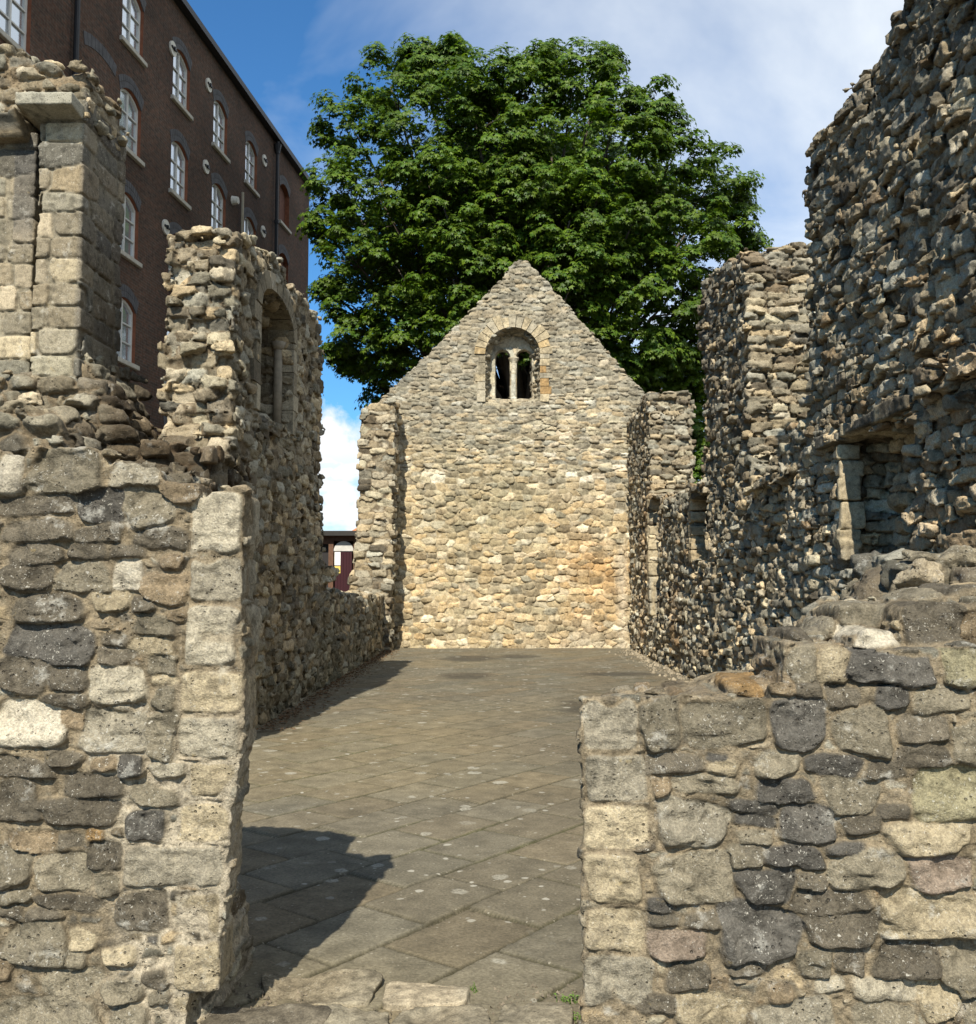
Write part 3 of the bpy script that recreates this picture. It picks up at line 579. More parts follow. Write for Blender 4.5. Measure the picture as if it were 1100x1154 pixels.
# ------------------------------------------------------------------ long right wall with niche, broken upper opening and far stub
RX = 3.15
def right_wall():
    TH = .95; xc = RX + TH / 2
    outline = [(4.2, -.1), (4.2, 6.1), (5.5, 6.2), (7.3, 6.12), (8.2, 6.05), (9.2, 6.02), (9.6, 5.95), (9.82, 5.5), (9.8, 4.7), (9.86, 4.0), (9.95, 3.5), (10.4, 3.2), (11.0, 3.02), (12.15, 2.98), (12.2, 3.4), (12.16, 4.6), (12.2, 5.8), (13.0, 5.95),
               (14.0, 6.15), (14.75, 6.2), (14.95, 5.6), (14.9, 4.4), (15.0, 3.3), (15.3, 3.02), (16.5, 3.08), (18.0, 3.2), (19.5, 3.3), (20.3, 3.5), (20.32, 5.55), (21, 5.6), (22, 5.5), (23.5, 5.4), (23.6, -.1)]
    niche = [(7.58, 1.72), (7.55, 2.70), (7.5, 2.84), (9.0, 2.95), (9.05, 2.85), (9.05, 1.75), (8.6, 1.66)]
    def base(X, Y, Z):
        f = np.maximum(poly2(Y, Z, outline), slab(X, RX, RX + TH))
        f = np.minimum(f, bx(X, Y, Z, RX + .3, RX + TH, 12.2, 12.7, 2.9, 5.9))
        f = np.maximum(f, -np.maximum(poly2(Y, Z, niche), X - (RX + .42)))
        f = np.maximum(f, -bx(X, Y, Z, 2.5, RX + .30, 14.85, 15.85, 1.9, 2.95))
        f = np.maximum(f, -bx(X, Y, Z, 2.5, RX + .28, 19.3, 20.3, .9, 3.32))
        for y, z in ((7.12, 3.24), (10.2, 3.42), (8.7, 4.6)): f = np.maximum(f, -bx(X, Y, Z, 2.5, RX + .35, y - .09, y + .09, z - .09, z + .09))
        # projecting ledges
        for y0, y1, z, p in ((5.6, 7.0, 3.02, .10), (10.4, 11.9, 2.78, .13), (8.95, 9.6, 2.98, .07), (14.6, 15.9, 3.0, .06)): f = np.minimum(f, bx(X, Y, Z, RX - p, RX + .4, y0, y1, z - .09, z + .09))
        return f
    def zone(P, C, e):
        n = vnoise(P, .55, 31)[:, None]; n2 = vnoise(P, .8, 47)[:, None]
        tn = np.clip(n * 1.4 - .35, 0, 1) * .4; lo = np.clip((2.9 - P[:, 2:3]) / .6, 0, 1) * e * .35; C = C * (1 + lo)
        C = C * (1 - tn) + C * np.array((1.25, .85, .5)) * tn
        k = np.clip((P[:, 2:3] - 4.6) / 1.5 + n2 * .5, 0, 1) * .38          # weathered darker courses near the top
        return C * (1 - k) + np.array((.11, .098, .078)) * k
    cf = Cfg(cell=(.30, .30, .105), seed=21, jit=(.8, .8, .5), bulge=.020, off=.026, mort=.072, e0=.014, ew=.065, tilt=.42, facet=.022, rough=.035, rs=1.3, n1=.026, n2=.013, pal='glclgcgldlbgc', mcol='r', rag=.05, axis=(0, xc, TH), zone=zone, vary=.35)
    cfs = Cfg(cell=(.30, .30, .105), seed=21, jit=(.8, .8, .5), bulge=.020, off=.024, mort=.068, e0=.014, ew=.065, tilt=.40, facet=.022, rough=.03, rs=1.3, n1=.024, n2=.011, pal='glclgcgldlbgc', mcol='r', rag=.05, axis=(0, xc, TH), zone=zone, vary=.35)
    A = grow(base, (RX - .3, 4.05, -.1), (RX + TH + .15, 10.0, 6.45), .0135, cf)
    B = grow(base, (RX - .3, 9.95, -.1), (RX + TH + .15, 15.5, 6.45), .019, cf)
    D = grow(base, (RX - .3, 15.4, -.1), (RX + TH + .15, 23.75, 6.0), .025, cfs)
    o = masonry('ruined_wall', join([A, B, D]), M_MID)
    tag(o, 'tall ragged flint and stone wall along the right of the paved courtyard, with a square niche', 'stone wall')
    # dressed stones: niche jamb, lintels
    am = stone_mat('niche_dressing', .9, .3, .3, .7, .012, patch=.4)
    def dressed(name, boxes, seed, tone):
        def b2(X, Y, Z):
            f = None
            for q in boxes: g = bx(X, Y, Z, *q); f = g if f is None else np.minimum(f, g)
            return f
        V = np.array([q for q in boxes]); lo = V[:, [0, 2, 4]].min(0) - .06; hi = V[:, [1, 3, 5]].max(0) + .06
        c2 = Cfg(cell=(.9, .9, .9), seed=seed, bulge=.0, off=.008, mort=0, tilt=.08, rough=.012, rs=5, n1=.006, n2=.004, pal=tone, mcol='c', rag=0)
        return masonry(name, grow(b2, tuple(lo), tuple(hi), .014, c2, .06), am, o)
    js = []; z = 1.78
    for k, hgt in enumerate((.30, .26, .22, .16, .14)):
        js.append((RX - .02 + .02 * (k % 2), RX + .19 + .04 * (k % 2), 8.96, 9.2, z, z + hgt - .012)); z += hgt
    dressed('niche_jamb', js, 5, 'wclc')
    dressed('niche_lintel', [(RX - .06, RX + .6, 8.9, 9.45, 2.88, 2.98), (RX - .05, RX + .6, 7.4, 8.92, 2.90, 3.03)], 6, 'gd')
    dressed('opening_jamb', [(RX - .03, RX + .24, 15.8, 16.0, 1.9 + .21 * k, 2.1 + .21 * k) for k in range(5)], 7, 'wcl')
    dressed('opening_jamb', [(RX - .03, RX + .22, 20.24, 20.5, .9 + .27 * k, 1.155 + .27 * k) for k in range(9)], 8, 'clcl')
    dressed('lintel', [(RX - .05, RX + .3, 14.75, 16.0, 2.96, 3.06)], 11, 'gb')
right_wall()

# ------------------------------------------------------------------ gable wall with its two-light window
GY = 23.5
def gable():
    sl = [(-3.3, -.1), (-3.3, 5.4)] + pts(GY, (412, 463), (420, 459), (440, 440), (470, 411), (500, 381), (530, 350), (560, 319), (574, 302), (583, 293), (593, 293), (604, 303), (625, 327), (650, 356), (675, 385), (700, 414), (718, 434), (728, 447), (745, 452)) + [(3.95, 5.3), (3.95, -.1)]
    wx0, _ = at(547, 420, GY); wx1, _ = at(608.5, 420, GY); zb = at(578, 453, GY)[1]; zt = at(578, 369, GY)[1]; cxw = (wx0 + wx1) / 2; r = (wx1 - wx0) / 2; sp = zt - r
    def arch(cx_, hw, z0, spring, n=20): return [(cx_ - hw, z0)] + [(cx_ - hw * math.cos(math.pi * k / n), spring + hw * math.sin(math.pi * k / n)) for k in range(n + 1)] + [(cx_ + hw, z0)]
    A = arch(cxw, r, zb, sp)
    def base(X, Y, Z):
        f = np.maximum(poly2(X, Z, sl), slab(Y, GY, GY + .8))
        pa = poly2(X, Z, A) + np.clip((Y - GY) * .28, 0, .18)                    # splayed reveal
        f = np.maximum(f, -pa)
        for u, v in ((548, 337), (672, 372)): 
            x, z = at(u, v, GY); f = np.maximum(f, -bx(X, Y, Z, x - .06, x + .06, GY - .2, GY + .3, z - .05, z + .05))
        return f
    def zone(P, C, e):
        x, z = P[:, 0:1], P[:, 2:3]; n = vnoise(P, .7, 3)[:, None]; n2 = vnoise(P, 1.3, 19)[:, None]
        up = np.clip((z - 5.0) / 1.2 + n * .6, 0, 1) * .52; C = C * (1 - up) + np.array((.20, .185, .145)) * up
        gr = np.clip(1.25 - np.sqrt(((x + .1) / 1.6) ** 2 + ((z - 3.3) / 1.7) ** 2) + n * .5, 0, 1) * .42; C = C * (1 - gr) + np.array((.215, .20, .135)) * gr
        orr = np.clip(1.1 - np.sqrt(((x - 2.2) / 1.15) ** 2 + ((z - 1.7) / 1.2) ** 2) + n2 * .4, 0, 1) * .55; C = C * (1 - orr) + C * np.array((1.15, .82, .5)) * orr
        lime = np.clip(1.0 - np.abs(x - 2.98) / .16 + n2 * .5, 0, 1) * np.clip((3.0 - z) / 1.0, 0, 1) * .6; lime2 = np.clip(.55 - z + n2 * .35, 0, 1) * np.clip(x - .5, 0, 1) * .7
        wm = np.clip((4.6 - z) / 1.5 + n * .7, 0, 1) * .42; C = C * (1 - wm) + C * np.array((1.26, 1.10, .84)) * wm
        for l in (lime, lime2): C = C * (1 - l) + np.array((.50, .43, .32)) * l
        return C
    cf = Cfg(cell=(.27, .40, .150), seed=33, bulge=.018, off=.012, mort=.026, e0=.025, ew=.09, tilt=.2, rough=.02, rs=1.2, n1=.012, n2=.004, pal='clcglcwclgcc', mcol='l', zmap=.55, rag=.05, axis=(1, GY + .4, .8), zone=zone, jit=(.85, .6, .7), vary=.28)
    d = grow(base, (-3.5, GY - .2, -.1), (4.1, GY + .95, 9.75), .022, cf)
    o = masonry('gable_wall', d, M_FAR)
    tag(o, 'pale stone gable end wall with a pointed top, closing the far end of the courtyard', 'gable wall')
    # dressed arch and jambs
    am = stone_mat('arch_dressing', .7, .1, .12, .6, .015, patch=.3)
    def part_solid(name, boxes_fn, lo, hi, h, seed, pal, cell=(.9, .9, .9), mort=.0, e0=.0, parent=o):
        c2 = Cfg(cell=cell, seed=seed, bulge=0, off=.003, mort=mort, e0=e0, ew=.1, tilt=.03, rough=.004, rs=4, n1=.003, n2=.001, pal=pal, mcol='l', rag=0)
        return masonry(name, grow(boxes_fn, lo, hi, h, c2, .05), am, parent)
    vm = MB(); cols = []
    n = 15; Vs, Qs, Cs = [], [], []; k0 = 0
    for k in range(n):
        a0 = math.pi * (k + .05) / n; a1 = math.pi * (k + .95) / n; ro = r + random.uniform(.25, .36); dy = random.uniform(.034, .044)
        ring = [(cxw - rr * math.cos(a), sp + rr * math.sin(a)) for rr, a in ((r + .005, a0), (r + .005, a1), (ro, a1), (ro, a0))]
        P = [(x, y, z) for y in (GY - dy, GY + .3) for x, z in ring]
        Vs += P; Qs += [tuple(k0 + i for i in f) for f in ((0, 1, 2, 3), (0, 4, 5, 1), (1, 5, 6, 2), (2, 6, 7, 3), (3, 7, 4, 0))]; k0 += 8
        tone = np.array(TONE[random.choice('clccl')]) * random.uniform(.9, 1.08) * (np.array((1.08, .97, .8)) if random.random() < .25 else 1)
        Cs += [(*tone, 1)] * 8
    for sgn in (-1, 1):
        z = zb
        while z < sp - .05:
            hgt = random.uniform(.17, .30) if sgn < 0 else random.uniform(.13, .2); z1 = min(z + hgt, sp); wd = random.uniform(.14, .34)
            xa = cxw + sgn * (r + .004); xb = cxw + sgn * (r + wd); x0, x1 = min(xa, xb), max(xa, xb); dy = random.uniform(.032, .042)
            P = [(x, y, zz) for y in (GY - dy, GY + .3) for x, zz in ((x0, z + .006), (x1, z + .006), (x1, z1 - .006), (x0, z1 - .006))]
            Vs += P; Qs += [tuple(k0 + i for i in f) for f in ((0, 1, 2, 3), (0, 4, 5, 1), (1, 5, 6, 2), (2, 6, 7, 3), (3, 7, 4, 0))]; k0 += 8
            tone = np.array(TONE[random.choice('lglc' if sgn < 0 else 'lcow')]) * random.uniform(.85, 1.1); Cs += [(*tone, 1)] * 8; z = z1
    ar = mesh_np('window_arch', Vs, Qs, am, o, Cs, smooth=False)
    bm = bmesh.new(); bm.from_mesh(ar.data); bmesh.ops.recalc_face_normals(bm, faces=bm.faces); bm.to_mesh(ar.data); bm.free()
    # the pierced slab with two round-headed lights, and the sill
    zs = sp + .02
    lights = [(at(558.2, 420, GY + .42)[0], at(575.2, 420, GY + .42)[0]), (at(582.2, 420, GY + .42)[0], at(599.6, 420, GY + .42)[0])]
    zl = at(578, 394, GY + .42)[1]; zb2 = at(578, 450.5, GY + .42)[1]
    L2 = [arch((a + b) / 2, (b - a) / 2, zb2 - .1, zl - (b - a) / 2, 14) for a, b in lights]
    def slabf(X, Y, Z):
        f = np.maximum(poly2(X, Z, arch(cxw, r - .02, zb - .05, sp)), slab(Y, GY + .42, GY + .60))
        for l in L2: f = np.maximum(f, -(poly2(X, Z, l) + np.clip((Y - GY - .42) * .12, 0, .05)))
        return np.minimum(f, bx(X, Y, Z, wx0 + .03, wx1 - .03, GY + .28, GY + .64, zb2 - .12, zb2))
    part_solid('window_tracery', slabf, (wx0 - .1, GY + .2, zb - .2), (wx1 + .1, GY + .75, zt + .1), .014, 3, 'lcl', (.35, .9, .3), .002, .0)
    mcx = (lights[0][1] + lights[1][0]) / 2
    def mul_(X, Y, Z):
        rr = np.sqrt((X - mcx) ** 2 + (Y - GY - .46) ** 2)
        f = np.maximum(rr - .072, slab(Z, zb2, zl - .22)); cap = np.maximum(rr - (.075 + np.clip((Z - zl + .34) * .5, 0, .06)), slab(Z, zl - .34, zl - .2)); bs = np.maximum(rr - .095, slab(Z, zb2, zb2 + .07))
        return np.minimum(np.minimum(f, cap), bs)
    part_solid('mullion', mul_, (mcx - .2, GY + .25, zb2 - .03), (mcx + .2, GY + .68, zl), .01, 4, 'cw')
gable()

# ------------------------------------------------------------------ long left wall with its arched window recess
LX = -2.62
def left_wall():
    TH = .72; xc = LX - TH / 2
    outline = [(9.0, -.1), (9.05, 2.2), (9.1, 2.75), (9.4, 2.95), (9.55, 3.2), (9.5, 4.2), (9.55, 5.08), (10.1, 5.2), (10.9, 5.32), (11.6, 5.42), (12.6, 5.38), (13.2, 5.42), (13.9, 5.4), (14.15, 5.28), (14.35, 4.6), (14.4, 3.6), (14.5, 2.9), (14.75, 2.6), (14.8, 1.9), (14.95, 1.5), (15.6, 1.44),
               (17, 1.38), (19, 1.32), (21, 1.3), (22.6, 1.28), (22.6, -.1)]
    ya, yb, zs, zt, zb = 10.52, 12.22, 4.62, 4.98, 3.45
    win = [(ya, zb)] + [((ya + yb) / 2 - (yb - ya) / 2 * math.cos(math.pi * k / 16), zs + (zt - zs) * math.sin(math.pi * k / 16) ** .8) for k in range(17)] + [(yb, zb)]
    back = [((p[0] - (ya + yb) / 2) * .86 + (ya + yb) / 2, p[1] - (.0 if p[1] < 4 else .06)) for p in win]
    def base(X, Y, Z):
        f = np.maximum(poly2(Y, Z, outline), slab(X, LX - TH, LX))
        f = np.minimum(f, bx(X, Y, Z, LX - 1.0, LX - .05, 8.4, 9.6, -.1, 2.55))                # broken lower courses
        f = np.minimum(f, bx(X, Y, Z, LX - .3, LX + .13, 14.6, 15.25, 1.62, 1.80))             # jutting slab at the broken end
        f = np.minimum(f, bx(X, Y, Z, LX - .3, LX + .04, 10.4, 12.4, 3.30, 3.42))
        f = np.maximum(f, -np.maximum(poly2(Y, Z, win) + np.clip((LX - X) * .12, 0, .06), (LX - .56) - X))
        return f
    def zone(P, C, e):
        n = vnoise(P, .8, 13)[:, None]; k = np.clip(.75 - P[:, 2:3] * .7 + n * .4, 0, 1) * np.clip(P[:, 1:2] - 9, 0, 1) * .35
        C = C * (1 - k) + np.array((.10, .105, .05)) * k                                       # green at the damp foot
        d = np.clip(1 - np.abs(P[:, 2:3] - 2.7) / .5 + n * .4, 0, 1) * np.clip((10.2 - P[:, 1:2]), 0, 1) * .7
        return C * (1 - d) + np.array((.085, .07, .05)) * d
    cf = Cfg(cell=(.22, .32, .12), seed=41, jit=(.8, .8, .45), bulge=.020, off=.020, mort=.036, e0=.010, ew=.07, tilt=.38, facet=.022, rough=.03, rs=1.5, n1=.024, n2=.011, pal='gglcdlcg', mcol='r', rag=.09, axis=(0, xc, TH), zone=zone, vary=.35)
    A = grow(base, (LX - 1.2, 8.2, -.1), (LX + .3, 15.4, 5.75), .019, cf)
    B = grow(base, (LX - .95, 15.3, -.1), (LX + .3, 22.7, 1.75), .028, cf)
    o = masonry('ruined_wall', join([A, B]), M_MID)
    tag(o, 'ragged stone wall along the left of the courtyard with an arched window recess, dropping to a low stretch', 'stone wall')
    am = stone_mat('window_dressing', .8, .2, .3, .7, .014, patch=.35)
    Vs, Qs, Cs = [], [], []; k0 = 0
    def vous(ring, x0, x1, tone):
        nonlocal k0, Vs, Qs, Cs
        P = [(x, y, z) for x in (x1, x0) for y, z in ring]; Vs += P
        Qs += [tuple(k0 + i for i in f) for f in ((0, 1, 2, 3), (0, 4, 5, 1), (1, 5, 6, 2), (2, 6, 7, 3), (3, 7, 4, 0))]; k0 += 8; Cs += [(*tone, 1)] * 8
    n = 9; cyw = (ya + yb) / 2; hw = (yb - ya) / 2
    for k in range(n):
        a0, a1 = math.pi * (k + .04) / n, math.pi * (k + .96) / n
        def pt(a, g): return (cyw - (hw + g) * math.cos(a), zs + (zt - zs + g) * math.sin(a) ** .8 if math.sin(a) > 0 else zs)
        vous([pt(a0, 0), pt(a1, 0), pt(a1, .2), pt(a0, .2)], LX - .3, LX + .035, np.array(TONE[random.choice('ggl')]) * random.uniform(.8, 1.05))
    for yy, sg in ((ya, -1), (yb, 1)):
        z = zb
        while z < zs - .03:
            hgt = random.uniform(.2, .32); z1 = min(z + hgt, zs); wd = random.choice((.16, .2, .3)); y0, y1 = sorted((yy, yy + sg * wd))
            vous([(y0, z + .005), (y1, z + .005), (y1, z1 - .005), (y0, z1 - .005)], LX - .32, LX + .03, np.array(TONE[random.choice('ggld')]) * random.uniform(.85, 1.1)); z = z1
    ar = mesh_np('window_arch', Vs, Qs, am, o, Cs, smooth=False)
    bm = bmesh.new(); bm.from_mesh(ar.data); bmesh.ops.recalc_face_normals(bm, faces=bm.faces); bm.to_mesh(ar.data); bm.free()
    sh = MB()
    sh.tube([(LX - .16, yb - .05, zb), (LX - .16, yb - .05, zs - .1)], .055, 10); sh.tube([(LX - .16, yb - .05, zs - .1), (LX - .16, yb - .05, zs)], [.06, .10], 10)
    s_ = sh.build('window_shaft', plain('shaft_stone', (.24, .21, .16), .9, 0, .3, 14, .3), o, True)
    # stub against the gable
    out2 = [(-3.28, -.1)] + pts(22.6, (392, 668), (398, 640), (402, 600), (404, 540), (407, 470), (412, 459), (440, 452), (446, 455)) + [(-2.42, 3.5), (-2.42, 1.6), (-2.5, 1.2), (-2.46, -.1)]
    def b3(X, Y, Z): return np.maximum(poly2(X, Z, out2), slab(Y, 22.5, 23.62))
    cf3 = Cfg(cell=(.34, .4, .15), seed=51, bulge=.03, off=.03, mort=.036, e0=.012, ew=.08, tilt=.35, facet=.022, rough=.03, rs=1.5, n1=.02, n2=.009, pal='gglcldlc', mcol='r', rag=.06, axis=(1, 23.06, 1.1))
    tag(masonry('wall_stub', grow(b3, (-3.55, 22.3, -.1), (-2.15, 23.8, 6.1), .024, cf3), M_MID), 'narrow upright stub of broken wall standing against the left corner of the gable', 'wall stub')
left_wall()

# ------------------------------------------------------------------ ashlar pier on its rubble footing, far left
def pier():
    Y = 9.0
    x_r = at(93, 250, Y)[0]; x_s = at(41, 250, Y)[0]; x_l = at(29, 250, Y)[0]; z0 = at(60, 425, Y)[1]; zc0, zc1 = at(60, 135, Y)[1], at(60, 103, Y)[1]; zt = at(60, 70, Y)[1]
    cfp = Cfg(cell=(.46, .5, .225), seed=61, bulge=.004, off=.006, mort=.024, e0=.035, ew=.05, tilt=.03, jit=(.75, .5, .14), warp=.010, rough=.014, rs=2, n1=.010, n2=.006, pal='ggglgcgdg', mcol='g', rag=0, vary=.3)
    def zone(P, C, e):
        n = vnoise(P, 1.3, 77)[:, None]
        k = np.clip((P[:, 0:1] - x_r + .06) / .05, 0, 1) * .55 + np.clip(n - .1, 0, 1) * .3      # right face darker, plus dark mottling at random
        k = np.maximum(k, np.clip((x_l - P[:, 0:1] + .01) / .02, 0, 1) * np.clip((P[:, 0:1] - x_l + .22) / .02, 0, 1) * np.clip((P[:, 2:3] - 4.75) / .3 + n * .6, 0, 1) * .75)  # upper left column painted dark: springer's shade and darker stone
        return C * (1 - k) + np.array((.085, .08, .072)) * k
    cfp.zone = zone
    def b1(X, Yy, Z):
        f = bx(X, Yy, Z, x_s, x_r, Y, Y + .98, z0 - .3, zc0 + .02)
        f = np.minimum(f, bx(X, Yy, Z, x_s - .5, x_r - .1, Y + .42, Y + .98, z0 - .3, zc1))
        f = np.minimum(f, bx(X, Yy, Z, x_s - 1.4, x_l, Y + .16, Y + .98, z0 - .3, zc0 - .05))
        return np.minimum(f, bx(X, Yy, Z, x_s + .1, x_r, Y + .02, Y + 1.0, zc0 - .1, zt - .28))
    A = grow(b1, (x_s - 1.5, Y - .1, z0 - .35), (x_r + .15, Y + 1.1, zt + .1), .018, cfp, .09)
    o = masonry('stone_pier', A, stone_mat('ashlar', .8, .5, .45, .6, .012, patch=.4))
    tag(o, 'square ashlar pier with a projecting capital, its right face darker, by the brick warehouse', 'pier')
    am = stone_mat('capital_stone', .9, .4, .35, .6, .012)
    zf0, zf1 = at(60, 117, Y - .26)[1], at(60, 102, Y - .26)[1]
    def cap(X, Yy, Z):                                   # flat ledge on a long hollow chamfer
        f = bx(X, Yy, Z, x_s - .12, x_r - .02, Y - .26, Y + .3, zc0, zf1); ch = ((zf0 - Z) * .26 - (Yy - Y + .26) * (zf0 - zc0)) / math.hypot(.26, zf0 - zc0)
        return np.maximum(f, ch)
    c2 = Cfg(cell=(.9, .9, .9), seed=4, bulge=0, off=.004, mort=0, tilt=.04, rough=.008, rs=4, n1=.006, n2=.003, pal='gdl', rag=0)
    masonry('capital', grow(cap, (x_s - .25, Y - .4, zc0 - .1), (x_r + .15, Y + .4, zf1 + .1), .014, c2, .06), am, o)
    def cap2(X, Yy, Z):
        f = bx(X, Yy, Z, x_s - 1.4, x_l - .06, Y - .16, Y + .5, zc0 - .16, zc0 + .06); return np.maximum(f, (zc0 + .02 - Z) * .7 + (Y - .14 - Yy) * .7)
    masonry('springer', grow(cap2, (x_s - 1.5, Y - .3, zc0 - .25), (x_l + .2, Y + .6, zc0 + .2), .016, c2, .06), am, o)
    # rubble core above the capital
    cf2 = Cfg(cell=(.26, .26, .12), seed=71, bulge=.04, off=.04, mort=.05, e0=.02, ew=.16, tilt=.5, facet=.05, rough=.05, rs=2, n1=.028, n2=.010, pal='gglbdc', mcol='b', rag=.0)
    P2 = pts(Y, (-120, 60), (20, 52), (36, 62), (55, 66), (70, 78), (92, 76), (97, 104), (97, 125), (-120, 125))
    def b2(X, Yy, Z): return np.maximum(poly2(X, Z, P2), slab(Yy, Y + .06, Y + .95))
    masonry('rubble_core', grow(b2, (x_s - 1.5, Y - .2, zc0 - .2), (x_r + .25, Y + 1.1, zt + .4), .02, cf2), M_MID, o)
    # footing
    P3 = pts(Y - .2, (-140, 425), (20, 415), (70, 425), (110, 438), (128, 470), (152, 495), (200, 500), (232, 505)) + [(-2.75, 1.5), (-2.75, -.1), (-6.2, -.1)]
    P4 = pts(Y - .9, (-140, 470), (0, 460), (50, 450), (72, 478), (80, 520)) + [(-3.9, -.1), (-6.2, -.1)]
    P5 = pts(Y + .2, (60, 415), (105, 395), (118, 425), (150, 475), (152, 510)) + [(-3.5, -.1), (-4.2, -.1)]
    def b4(X, Yy, Z): return np.minimum(np.minimum(np.maximum(poly2(X, Z, P3), slab(Yy, Y - .15, Y + 1.1)), np.maximum(poly2(X, Z, P4), slab(Yy, Y - .9, Y))), np.maximum(poly2(X, Z, P5), slab(Yy, Y + .05, Y + 1.2)))
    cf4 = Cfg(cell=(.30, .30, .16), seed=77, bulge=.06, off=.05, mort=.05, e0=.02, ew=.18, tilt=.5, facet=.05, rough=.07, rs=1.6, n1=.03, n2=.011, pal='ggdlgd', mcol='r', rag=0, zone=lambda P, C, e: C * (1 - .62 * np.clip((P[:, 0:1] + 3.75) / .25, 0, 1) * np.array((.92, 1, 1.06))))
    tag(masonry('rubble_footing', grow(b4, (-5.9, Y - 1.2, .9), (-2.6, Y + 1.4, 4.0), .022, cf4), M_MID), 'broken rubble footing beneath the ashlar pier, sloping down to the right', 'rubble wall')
pier()

# ------------------------------------------------------------------ threshold slabs, soil and weeds in the doorway
SOIL = plain('dark_soil', (.055, .045, .032), .95, 0, .5, 30, .8)
def threshold():
    am = stone_mat('threshold_stone', 1.0, .5, .2, .7, .008, lich=(.40, .36, .27), patch=.4)
    def gp(u, v):
        d = ray(u, v); t = (EYE - .03) / -d[2]; return d[0] * t, d[1] * t
    S = [((296, 1094, 424, 1128), 'broad worn threshold slab lying just inside the doorway, beside the left jamb', 'g', 5), ((430, 1101, 527, 1130), 'rounded threshold slab in the middle of the doorway, right of the broadest one', 'l', 7),
         ((236, 1134, 358, 1180), 'dark threshold slab at the picture bottom, touching the left wall', 'd', 3), ((362, 1132, 436, 1180), 'small grey threshold slab at the picture bottom, between two other slabs', 'g', 9),
         ((440, 1132, 552, 1180), 'threshold slab at the picture bottom below the rounded slab', 'g', 13), ((556, 1128, 652, 1185), 'threshold slab nearest the right wall of the doorway, soil and weeds behind it', 'g', 17)]
    for (u0, v0, u1, v1), lab, tone, sd_ in S:
        xa, y1 = gp(u0, v0); xb, y0 = gp(u1, v1); xa2, _ = gp(u0, v1)
        x0, x1 = min(xa, xa2) + .01, xb - .01; cx_, cy_, hx, hy = (x0 + x1) / 2, (y0 + y1) / 2, (x1 - x0) / 2, (y1 - y0) / 2
        def b(X, Y, Z):
            w = ((np.abs(X - cx_) / hx) ** 6 + (np.abs(Y - cy_) / hy) ** 6) ** (1 / 6) - 1
            return np.maximum(w * min(hx, hy), slab(Z, -.1, .028))
        c2 = Cfg(cell=(.9, .9, .9), seed=sd_, bulge=0, off=.004, mort=0, tilt=.04, rough=.022, rs=6, n1=.006, n2=.004, pal=tone, mcol=tone, rag=0, facet=.01, vary=.15)
        tag(masonry('threshold_slab', grow(b, (x0 - .08, y0 - .08, -.12), (x1 + .08, y1 + .08, .09), .0065, c2, .06), am), lab, 'stone slab', 'worn slabs across the threshold')
    # soil between the slabs and the walls
    m = MB(); nx, ny = 90, 60; X0, X1, Y0, Y1 = -1.25, .75, 3.0, 4.06
    P = np.array([(X0 + (X1 - X0) * i / nx, Y0 + (Y1 - Y0) * j / ny, 0) for i in range(nx + 1) for j in range(ny + 1)], np.float32)
    z = -.012 + vnoise(P, 5, 1) * .008 + vnoise(P, 30, 4) * .007 - np.clip(P[:, 1] - 3.75, 0, 1) * .06
    P[:, 2] = z; I = np.arange((nx + 1) * (ny + 1)).reshape(nx + 1, ny + 1)
    Q = np.stack([I[:-1, :-1], I[1:, :-1], I[1:, 1:], I[:-1, 1:]], -1).reshape(-1, 4)
    tag(mesh_np('soil', P, Q, SOIL), kind='structure')
    # grit and crumbs of stone on the soil
    g = MB(); rr = random.Random(3)
    for k in range(420):
        side = rr.random(); x = rr.uniform(-1.05, -.72) if side < .45 else (rr.uniform(-.02, .32) if side < .8 else rr.uniform(-.9, .3)); y = rr.uniform(3.55, 4.0) if side < .8 else rr.uniform(3.62, 3.8)
        s_ = rr.uniform(.004, .013); q = [(x + s_ * rr.uniform(-1, 1), y + s_ * rr.uniform(-1, 1), .0 + rr.uniform(-.004, .004)) for _ in range(4)] + [(x, y, s_ * 1.1)]
        g.add(q, [(0, 1, 4), (1, 2, 4), (2, 3, 4), (3, 0, 4)])
    tag(g.build('gravel', plain('grit', (.17, .14, .10), .95, 0, .5, 60)), kind='stuff')
    lm = plain('weed_leaf', (.10, .17, .03), .6, 0, .35, 30)
    for i, (u, v, n, sz) in enumerate(((640, 1120, 26, .020), (648, 1142, 18, .016), (534, 1108, 10, .010))):
        x, y = gp(u, v); w = MB()
        for k in range(n):
            a = rr.uniform(0, 6.28); d = rr.uniform(0, sz * 2.4); px, py = x + math.cos(a) * d, y + math.sin(a) * d; h = rr.uniform(.004, .022); s2 = sz * rr.uniform(.5, 1); t = rr.uniform(0, 6.28)
            dx, dy = math.cos(t) * s2, math.sin(t) * s2
            w.add([(px, py, h), (px + dx * .5 - dy * .35, py + dy * .5 + dx * .35, h + s2 * .4), (px + dx, py + dy, h + s2 * .15), (px + dx * .5 + dy * .35, py + dy * .5 - dx * .35, h + s2 * .4)], [(0, 1, 2), (0, 2, 3)])
            w.tube([(px, py, -.01), (px, py, h)], .0012, 4)
        lab = ('small green weed in the soil by the right door jamb, behind the slab', 'tiny weed low against the foot of the right door jamb', 'tiny weed sprouting at the end of the rounded threshold slab')[i]
        tag(w.build('weed', lm), lab, 'weed', 'weeds in the doorway')
threshold()
